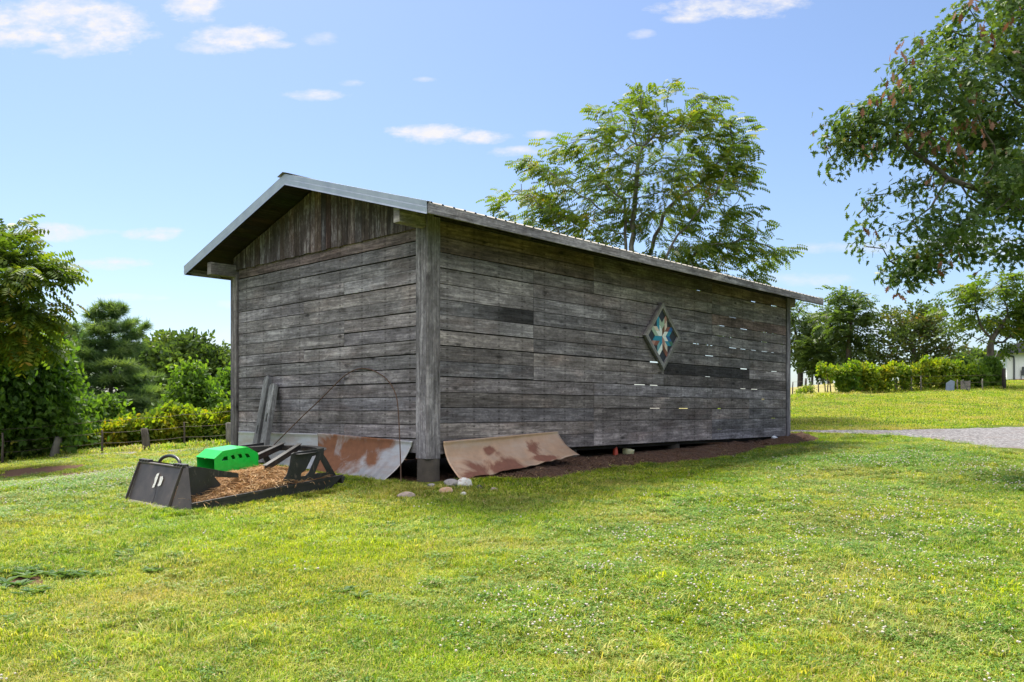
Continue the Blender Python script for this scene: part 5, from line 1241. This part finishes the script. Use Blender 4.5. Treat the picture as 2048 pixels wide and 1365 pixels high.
hsh(1655, 788, 43.8, [(1648, 740, 9, 5), (1660, 744, 7, 5), (1655, 758, 4, 8)], 'single spindly yellow-green plant, first of the hedge from the shed', n=300, na=40)
hsh(1625, 790, 43.3, [(1618, 782, 10, 3), (1600, 786, 9, 3), (1640, 783, 8, 3)], 'sparse low weeds at the fence foot nearest the shed', n=300, na=50, sz=.14)
hsh(1690, 788, 44.2, [(1680, 748, 9, 8), (1700, 744, 12, 8), (1692, 765, 18, 15), (1690, 778, 20, 8)], 'green upright shrub with a brown twiggy foot, left end of the hedge', n=2200, na=150, vs=-.25)
hsh(1728, 786, 44.6, [(1718, 744, 12, 6), (1738, 750, 13, 8), (1728, 768, 18, 12)], 'yellow-topped shrub second from the left end of the hedge', n=1800, na=130, vs=.02)
hsh(1768, 784, 45.0, [(1756, 749, 13, 8), (1778, 743, 13, 8), (1768, 768, 19, 12)], 'yellow-topped shrub in front of three grey posts', n=1900, na=140, vs=.02)
hsh(1812, 782, 45.3, [(1805, 745, 14, 9), (1818, 748, 12, 9), (1808, 768, 14, 12)], 'thin shrub before the gap in the hedge', n=900, na=80, vs=-.05)
hsh(1848, 781, 45.6, [(1838, 742, 12, 8), (1858, 734, 18, 9), (1850, 760, 22, 16)], 'shrub rising to the highest part of the hedge from its left', n=2200, na=150, vs=.0)
hsh(1885, 780, 46.0, [(1878, 732, 22, 9), (1900, 740, 18, 9), (1882, 760, 26, 18)], 'highest and roundest shrub of the hedge', n=2600, na=170, vs=-.05)
hsh(1925, 779, 46.3, [(1916, 747, 18, 8), (1938, 752, 15, 8), (1925, 767, 22, 12)], 'shrub right of the leaning boards in the hedge', n=2000, na=140, vs=-.10)
hsh(1958, 778, 46.6, [(1952, 750, 20, 10), (1962, 765, 22, 14)], 'dark green shrub left of the forked tree trunk', n=1900, na=130, vs=.0, mat='leaf_bright')
hsh(1993, 777, 46.9, [(1984, 740, 12, 14), (1992, 758, 10, 14), (1988, 767, 12, 10)], 'vine-covered shrub against the dark end post of the hedge', n=1900, na=130, vs=.0, mat='leaf_bright')
posts = []
for (u, ht, ln) in [(1585, 764, 1), (1612, 757, 0), (1622, 768, 0), (1637, 765, 0), (1651, 768, -1), (1662, 752, -3), (1683, 762, 0), (1722, 757, -1), (1745, 762, -2), (1752, 760, 1), (1766, 762, 0), (1790, 760, 1), (1793, 758, 0), (1804, 757, 0), (1823, 756, 0), (1842, 752, 0), (1915, 760, 0), (1965, 758, 0)]:
    vb = float(np.interp(u, [1560, 1640, 1760, 1880, 2006], [797, 790, 785, 781.5, 780])); posts.append((u, vb, ht, .035 if u not in (1745, 1752, 1790, 1793, 1612) else .07, 'bark' if u < 1700 else 'bark_light', ln, 1))
posts.append((2008, 779.5, 737, .11, 'darkwood', 0, 1))
fence('field_fence', 'long rickety fence of thin posts running to a dark end post beside the white house', posts, (.3, .7), 'wire')
# boards leaning in the hedge
p = px_ground(1898, 780.5); 
def lean_panel(label, poly, mat, off, tilt=.25, name='panel'):
    mb = MB(); mb.prism(poly, (0, 0, 0), (1, 0, 0), (0, tilt, 1), (0, .02, 0)); o = mb.build(name, [M[mat]]); o.location = (p.x + off, p.y - .9, ground(p.x + off, p.y - .9) - .03); return tag(o, label, name)
lean_panel('blue-grey sheet leaning in the hedge', [(-.45, .05), (-.25, -.0), (0, 0), (.12, .55), (-.05, .62), (-.35, .45)], 'bluegrey', -.2, .3, 'sheet')
mb = MB(); mb.box((0, 0, 0), (.35, 0, .62), (.05, 0, -.03), (0, .03, 0)); o = mb.build('board', [M['old_post']]); o.rotation_euler = (-.25, 0, math.pi); o.location = (p.x + .45, p.y - 1.1, ground(p.x, p.y - 1.0)); tag(o, 'narrow grey board leaning between the blue sheet and the crate in the hedge', 'board')
mb = MB()
for k in range(6): mb.box((.0, -.02, .02 + k * .085), (.5, 0, 0), (0, .02, 0), (0, 0, .07), rtint(.8, 1.2, .5))
for xx in (0, .46): mb.box((xx, .0, 0), (0, 0, .54), (.04, 0, 0), (0, .03, 0))
o = mb.build('crate', [M['wood']]); o.location = (p.x + .25, p.y - .75, ground(p.x + .3, p.y - .75)); tag(o, 'grey slatted wooden crate side standing in the hedge', 'crate')
# white farmhouse
hp = px_ground(2014, 763, 50, 80); Yh = 62.0; hx = (2014 - 1024) / F * Yh; hz = ground(hx, Yh) - .1
h = empty('farmhouse', (hx, Yh, hz), math.radians(-29), 'white board-and-batten house with a dark roof at the right edge', 'house')
mb = MB(); mb.box((0, 0, .25), (14, 0, 0), (0, 9, 0), (0, 0, 2.1)); 
for x in np.arange(.02, 14, .36): mb.box((float(x), -.022, .25), (.045, 0, 0), (0, .022, 0), (0, 0, 2.08))
mb.build('wall', [M['white']], h)
mb = MB(); mb.box((.55, -.03, -.6), (13.4, 0, 0), (0, 8, 0), (0, 0, .86)); mb.build('foundation', [M['brick']], h)
mb = MB(); mb.prism([(-.6, 2.28), (-.6, 2.42), (1.0, 3.1), (7, 3.9), (13, 3.1), (14.6, 2.42), (14.6, 2.28)], (0, -.45, 0), (1, 0, 0), (0, 0, 1), (0, 9.9, 0)); mb.build('roof', [M['shingle']], h)
mb = MB(); mb.tube([(-.35, -.30, 2.25), (-.1, -.22, 2.1), (.42, -.07, 1.95), (.45, -.07, 1.7), (.45, -.07, .1)], .06, 8); mb.box((-.6, -.55, 2.2), (15.2, 0, 0), (0, .10, 0), (0, 0, .10)); mb.build('downspout', [M['gutter']], h)
mb = MB(); mb.box((.95, -.14, .55), (.16, 0, 0), (0, .11, 0), (0, 0, .62)); mb.tube([(.9, -.1, .1), (.9, -.1, .9)], .03, 6); mb.build('meter_box', [M['gutter']], h)
mb = MB(); mb.box((1.75, -.05, 1.55), (1.2, 0, 0), (0, .04, 0), (0, 0, .4)); wf = mb.build('window', [M['gutter']], h)
mb = MB(); mb.box((1.82, -.054, 1.62), (1.06, 0, 0), (0, .003, 0), (0, 0, .26)); mb.build('pane', [M['white']], wf)

# ------------------------------------------------------------------ grass
def tuft_mesh(name, n, radius, h, w, seed, lean=.5, broad=False):
    r = np.random.default_rng(seed); V = []; Fc = []; vv = []
    for i in range(n):
        a = r.uniform(0, 6.283); rr = radius * math.sqrt(r.random()); p = np.array([math.cos(a) * rr, math.sin(a) * rr, -.01]); d = r.uniform(0, 6.283); L = h * r.uniform(.5, 1.15); ln = lean * r.uniform(.3, 1.3)
        dv = np.array([math.cos(d), math.sin(d), 0]); s = np.array([-dv[1], dv[0], 0]) * w * r.uniform(.6, 1.3); b = len(V); c = r.random()
        mid = p + dv * L * ln * .35 + np.array([0, 0, L * .62]); tip = p + dv * L * ln * 1.1 + np.array([0, 0, L * (1.0 - .35 * ln)])
        V += [p - s, p + s, mid - s * .85, mid + s * .85, tip]; Fc += [b, b + 1, b + 3, b + 2, b + 2, b + 3, b + 4]; vv += [c] * 5
    return mesh_np(name, np.array(V), Fc, [4, 3] * n, {'v': vv})
def clover_mesh(name, n, radius, seed):
    r = np.random.default_rng(seed); V = []; Fc = []; sz = []; vv = []
    for i in range(n):
        a = r.uniform(0, 6.283); rr = radius * math.sqrt(r.random()); p = np.array([math.cos(a) * rr, math.sin(a) * rr, r.uniform(.015, .055)]); th = r.uniform(0, 6.283); s = r.uniform(.008, .014); c = r.random(); tx = r.normal(0, .25, 2)
        for k in range(3):
            t = th + k * 2.094; d = np.array([math.cos(t), math.sin(t), 0]); q = np.array([-d[1], d[0], 0]); d[2] = d[0] * tx[0] + d[1] * tx[1]; b = len(V)
            V += [p, p + d * s * .7 + q * s * .55, p + d * s * 1.25, p + d * s * .7 - q * s * .55]; Fc += [b, b + 3, b + 2, b + 1]; vv += [c] * 4; sz.append(4)
    return mesh_np(name, np.array(V), Fc, sz, {'v': vv})
def flower_mesh(name, n, radius, seed):
    r = np.random.default_rng(seed); bm = bmesh.new()
    for i in range(n):
        a = r.uniform(0, 6.283); rr = radius * math.sqrt(r.random()); s = r.uniform(.008, .013)
        m4 = Matrix.Translation((math.cos(a) * rr, math.sin(a) * rr, r.uniform(.055, .095))) @ Matrix.Diagonal((s, s, s * .85, 1)); bmesh.ops.create_icosphere(bm, subdivisions=1, radius=1, matrix=m4)
    me = bpy.data.meshes.new(name); bm.to_mesh(me); bm.free(); return me
def grass_mat(name, lo, mid, hi, dry, transl=.4):
    m, nt, b = new_mat(name); g = nt.nodes.new('ShaderNodeNewGeometry').outputs['Position']; v = attr(nt, 'v')
    n1 = noise_n(nt, g, .55, 5, .6); n2 = noise_n(nt, g, 2.6, 5, .65); n3 = noise_n(nt, mapping(nt, g, (1, 1, 1), (31, 7, 0)), .38, 3, .5)
    f = math_n(nt, 'ADD', math_n(nt, 'MULTIPLY', math_n(nt, 'SUBTRACT', v, .12), .62), math_n(nt, 'MULTIPLY', n2, .70))
    c = ramp(nt, f, [(.30, lo), (.60, mid), (.85, hi)])
    # yellower and drier in broad patches
    pd = ramp(nt, math_n(nt, 'ADD', math_n(nt, 'MULTIPLY', n1, .8), math_n(nt, 'MULTIPLY', v, .28)), [(.50, (0, 0, 0)), (.72, (1, 1, 1))])
    c = mix_c(nt, math_n(nt, 'MULTIPLY', pd, .85), c, dry)
    c = mix_c(nt, math_n(nt, 'MULTIPLY', ramp(nt, n3, [(.46, (0, 0, 0)), (.62, (1, 1, 1))]), .45), c, mix_c(nt, 1.0, c, (.55, .85, .75), 'MULTIPLY'))
    c = mix_c(nt, ramp(nt, v, [(.90, (0, 0, 0)), (.92, (1, 1, 1))]), c, (.42, .33, .16))
    nt.links.new(c, b.inputs['Base Color']); b.inputs['Roughness'].default_value = .55; b.inputs['Specular IOR Level'].default_value = .3
    t = nt.nodes.new('ShaderNodeBsdfTranslucent'); nt.links.new(mix_c(nt, 1.0, c, (1.3, 1.25, .5), 'MULTIPLY'), t.inputs[0]); mx = nt.nodes.new('ShaderNodeMixShader'); mx.inputs[0].default_value = transl
    nt.links.new(b.outputs[0], mx.inputs[1]); nt.links.new(t.outputs[0], mx.inputs[2]); nt.links.new(mx.outputs[0], nt.nodes['Material Output'].inputs[0]); return m
M['grass'] = grass_mat('grass_blades', (.08, .17, .012), (.31, .43, .016), (.60, .65, .024), (.56, .47, .16))
M['clover'] = grass_mat('clover_leaves', (.06, .16, .018), (.13, .26, .025), (.23, .36, .03), (.24, .28, .05), .3)
m_, nt_, b_ = new_mat('clover_flower'); b_.inputs['Base Color'].default_value = (.50, .45, .39, 1); b_.inputs['Roughness'].default_value = .9; M['flower'] = m_
def source_coll(name, meshes, mat):
    c = bpy.data.collections.new(name)
    for me in meshes:
        me.materials.append(mat); o = bpy.data.objects.new(me.name, me); c.objects.link(o)
    return c
def scatter(name, label, pts, scl, coll, zt=None, kind='stuff', seed=1, tilt=.08):
    n = len(pts); me = bpy.data.meshes.new(name); me.vertices.add(n); me.vertices.foreach_set('co', np.asarray(pts, np.float32).ravel())
    r = np.random.default_rng(seed); rot = np.stack([r.normal(0, tilt, n), r.normal(0, tilt, n), r.uniform(0, 6.283, n)], 1)
    a = me.attributes.new('rot', 'FLOAT_VECTOR', 'POINT'); a.data.foreach_set('vector', rot.astype(np.float32).ravel()); a = me.attributes.new('scl', 'FLOAT_VECTOR', 'POINT'); a.data.foreach_set('vector', np.asarray(scl, np.float32).ravel())
    o = bpy.data.objects.new(name, me); C.objects.link(o); ng = bpy.data.node_groups.new(name, 'GeometryNodeTree'); ng.interface.new_socket('Geometry', in_out='INPUT', socket_type='NodeSocketGeometry'); ng.interface.new_socket('Geometry', in_out='OUTPUT', socket_type='NodeSocketGeometry')
    gi = ng.nodes.new('NodeGroupInput'); go = ng.nodes.new('NodeGroupOutput'); ip = ng.nodes.new('GeometryNodeInstanceOnPoints'); ci = ng.nodes.new('GeometryNodeCollectionInfo'); ci.inputs[0].default_value = coll; ci.inputs['Separate Children'].default_value = True; ci.inputs['Reset Children'].default_value = True
    def na(nm):
        q = ng.nodes.new('GeometryNodeInputNamedAttribute'); q.data_type = 'FLOAT_VECTOR'; q.inputs['Name'].default_value = nm; return q.outputs[0]
    L = ng.links; L.new(gi.outputs[0], ip.inputs['Points']); L.new(ci.outputs[0], ip.inputs['Instance']); ip.inputs['Pick Instance'].default_value = True; L.new(na('rot'), ip.inputs['Rotation']); L.new(na('scl'), ip.inputs['Scale']); L.new(ip.outputs[0], go.inputs[0])
    md = o.modifiers.new('scatter', 'NODES'); md.node_group = ng; return tag(o, label, None, None, kind)
def lawn_pts(n, ymin, ymax, power, marg=1.5, seed=0):
    """points over the part of the lawn the photo sees and a margin beside it, denser where nearer"""
    r = np.random.default_rng(seed); t = r.random(n); y = (ymin ** power + t * (ymax ** power - ymin ** power)) ** (1 / power); half = y * .66 + marg; x = r.uniform(-1, 1, n) * half; return x, y
def keep_mask(x, y, r, bare_thr=.35):
    k = bare_f(x, y) < bare_thr + r.random(len(x)) * .35; k &= ~under_shed(x, y); k &= ~(in_bed(x, y)); k &= ~poly_mask(x, y, DRIVE); k &= ~(poly_mask(x, y, TRACK) & (r.random(len(x)) < .72))
    a, b2 = mach_local(x, y); k &= ~((a > -.02) & (a < 2.35) & (b2 > -.0) & (b2 < W)); a, b2 = shed_local(x, y); k &= ~((a ** 2 + b2 ** 2) < .2); k &= ~((a > -.35) & (a < 0) & (b2 > .2) & (b2 < WID)); k &= ~((a > 0) & (a < 3.4) & (b2 > -.35) & (b2 < 0)); return k
r = np.random.default_rng(21)
gnear = source_coll('tufts_near', [tuft_mesh('tuft_near', 52, .085, .062, .0030, i, .85) for i in range(5)], M['grass'])
gtall = source_coll('tufts_tall', [tuft_mesh('tuft_tall', 40, .07, .115, .0036, 40 + i, .85) for i in range(3)], M['grass'])
gmid = source_coll('tufts_mid', [tuft_mesh('tuft_mid', 70, .15, .060, .0052, 60 + i, .8) for i in range(4)], M['grass'])
gfar = source_coll('tufts_far', [tuft_mesh('tuft_far', 60, .40, .07, .012, 80 + i, .6) for i in range(3)], M['grass'])
def patch(x, y): return vnoise(x, y, .9, 11) * .6 + vnoise(x, y, 2.3, 12) * .4
x, y = lawn_pts(42000, 3.6, 11, 1.3, 1.2, 1); k = keep_mask(x, y, r); x, y = x[k], y[k]; s = .55 + .75 * patch(x, y) + r.normal(0, .12, len(x)); pt = patch(x, y); s *= 1
scatter('grass', 'short mown grass over the near lawn', np.stack([x, y, ground_np(x, y)], 1), np.stack([np.ones(len(x)), np.ones(len(x)), s], 1), gnear, seed=2, tilt=.12)
x, y = lawn_pts(12000, 3.6, 15, 1.3, 1.2, 3); k = keep_mask(x, y, r) & (patch(x + 9, y) > .48); x, y = x[k], y[k]
al, bl = shed_local(x, y)
scatter('grass', 'longer tufts of grass standing out of the near lawn', np.stack([x, y, ground_np(x, y)], 1), np.stack([.7 + .5 * r.random(len(x))] * 2 + [.55 + .55 * r.random(len(x))], 1), gtall, seed=4, tilt=.15)
x, y = lawn_pts(46000, 10, 26, 1.2, 2, 5); k = keep_mask(x, y, r); x, y = x[k], y[k]; s = .55 + .8 * patch(x, y)
scatter('grass', 'short mown grass around the shed and the brush cutter', np.stack([x, y, ground_np(x, y)], 1), np.stack([np.ones(len(x)), np.ones(len(x)), s], 1), gmid, seed=6, tilt=.1)
x, y = lawn_pts(34000, 24, 75, 1.3, 4, 7); k = keep_mask(x, y, r) & ((x > 0) | (y < 32)); x, y = x[k], y[k]
ff = ((y > np.interp(x, fx_, fyy) + .3) & (x > 8) & (x < FENCE_R[-1].x - 1)); k = ~ff; x, y = x[k], y[k]
scatter('grass', 'far lawn running up to the hedge and the house', np.stack([x, y, ground_np(x, y)], 1), np.stack([np.ones(len(x)), np.ones(len(x)), .6 + .7 * patch(x, y)], 1), gfar, seed=8, tilt=.05)
# long grass along the edges of the bed and the fences
ex = []; 
for i in range(1500):
    a = r.uniform(.4, LEN + .3); e = float(bed_edge(np.array([a]))[0]); b2 = -e - abs(r.normal(0, .10)); ex.append((P0.x + a * SX.x + b2 * SY.x, P0.y + a * SX.y + b2 * SY.y))
for i in range(420):
    a = r.uniform(-.6, 2.4); ex.append(tuple((MA + MX * a - MY * (.02 + abs(r.normal(0, .05))))[:2]))
for i in range(160):
    b2 = r.uniform(0, 1.9); ex.append(tuple((MA + MY * b2 - MX * (.2 + abs(r.normal(0, .05))))[:2]))
for i in range(260): 
    b2 = r.uniform(-.5, 3.5); a = -.5 - abs(r.normal(0, .15)); ex.append((P0.x + a * SX.x + b2 * SY.x, P0.y + a * SX.y + b2 * SY.y))
for i in range(200): 
    a = r.uniform(-.5, 3.5); b2 = -.5 - abs(r.normal(0, .15)); ex.append((P0.x + a * SX.x + b2 * SY.x, P0.y + a * SX.y + b2 * SY.y))
ex = np.array(ex); sc_ = .55 + .5 * r.random(len(ex))
scatter('grass', 'longer uncut grass along the dirt bed and round the brush cutter', np.stack([ex[:, 0], ex[:, 1], ground_np(ex[:, 0], ex[:, 1])], 1), np.stack([sc_, sc_, sc_], 1), gtall, seed=9, tilt=.15)
# weeds along both fences
ex = []
for P_, n in ((tr[1:] + [Vector((-9, 31, 0))], 900), (FENCE_R, 1300)):
    for i in range(n):
        t = r.random() * (len(P_) - 1); q = int(t); p = P_[q].lerp(P_[q + 1], t - q); off = 1.5 if n == 900 else 0
        ex.append((p.x + r.normal(0, .2), p.y + off + r.normal(0, .45)))
ex = np.array(ex); sc_ = 1.2 + 2.6 * r.random(len(ex)) ** 2
scatter('weeds', 'rough uncut weeds along the fences', np.stack([ex[:, 0], ex[:, 1], ground_np(ex[:, 0], ex[:, 1])], 1), np.stack([sc_, sc_, sc_], 1), gmid, seed=10)
# clover: leaves in patches, with white flower heads
cnear = source_coll('clover_sources', [clover_mesh('clover_patch', 60, .12, 90 + i) for i in range(3)], M['clover'])
fnear = source_coll('flower_sources', [flower_mesh('flower_patch', 4, .16, 95 + i) for i in range(5)], M['flower'])
def clov(x, y): 
    u = 1024 + F * x / y; v = V0 + F * (CAM_H - ground_np(x, y)) / y; f = np.zeros(len(x))
    return f
CLP = [px_ground(*p) for p in ((1450, 1110), (1560, 1160), (1640, 1240), (1800, 1200), (1900, 1290), (1700, 1080), (1850, 1050), (1980, 1150), (1500, 1020), (1750, 1000), (1950, 960), (1650, 930), (1800, 930), (1120, 1210), (1260, 1160), (1350, 1090), (160, 960), (60, 975), (250, 955), (150, 985), (1950, 1340), (1400, 1200), (1900, 925))]
def clover_f(x, y):
    f = np.zeros(len(x))
    for p in CLP: R_ = .10 * p.y + .25; f = np.maximum(f, np.exp(-((x - p.x) ** 2 + ((y - p.y) / 1.4) ** 2) / R_ ** 2))
    return f * (.35 + 1.1 * patch(x + 4, y + 2))
x, y = lawn_pts(26000, 3.6, 24, 1.3, 1.2, 31); k = keep_mask(x, y, r, .6) & (r.random(len(x)) < clover_f(x, y) * 1.2 + .10); x, y = x[k], y[k]
sc_ = np.clip(.75 + (y - 4) * .045, .8, 1.6)
scatter('clover', 'clover leaves growing in patches through the lawn', np.stack([x, y, ground_np(x, y) + .012], 1), np.stack([sc_, sc_, sc_], 1), cnear, seed=32)
x, y = lawn_pts(6500, 3.6, 27, 1.2, 1.2, 33); k = keep_mask(x, y, r, .6) & (r.random(len(x)) < clover_f(x, y) ** 2.2 * 1.1 + .008); x, y = x[k], y[k]; sc_ = np.clip(.8 + (y - 4) * .03, .8, 1.35)
scatter('clover_flowers', 'white clover flower heads dotted over the lawn', np.stack([x, y, ground_np(x, y)], 1), np.stack([sc_] * 3, 1), fnear, seed=34)
# broad-leaved weeds on the bare patch at the left
TPL['dock'] = tpl([(0, 0, 0), (.14, .3, .10), (.17, .6, .08), (0, 1, -.06), (-.17, .6, .08), (-.14, .3, .10)], [[0, 1, 2, 3], [0, 3, 4, 5]])
P = []; Dd = []; 
for (u, v, n) in [(30, 1150, 9), (70, 1152, 8), (110, 1158, 6), (20, 1178, 6), (150, 1155, 5), (60, 1195, 4), (260, 1120, 3), (300, 1150, 3), (240, 1118, 3), (30, 1250, 2), (680, 1195, 3), (930, 1175, 1), (785, 1055, 2), (1100, 1310, 1)]:
    for i in range(n):
        p = px_ground(u + r.normal(0, 18), v + r.normal(0, 5)); a0 = r.uniform(0, 6.28)
        for j in range(7): a = a0 + j * .9; P.append((p.x, p.y, p.z + .01)); Dd.append((math.cos(a), math.sin(a), r.uniform(.25, .6)))
P = np.array(P); M['dock'] = leaf('grey_green_weed', [(0, (.06, .13, .04)), (1, (.16, .25, .09))], .25)
o = scatter_leaves('broad_weeds', P, np.array(Dd), np.tile([0, 0, 1.], (len(P), 1)), r.uniform(.07, .14, len(P)), r.random(len(P)), 'dock', M['dock'], None); tag(o, 'grey-green broad-leaved weeds on bare soil at the left', None, None, 'stuff')
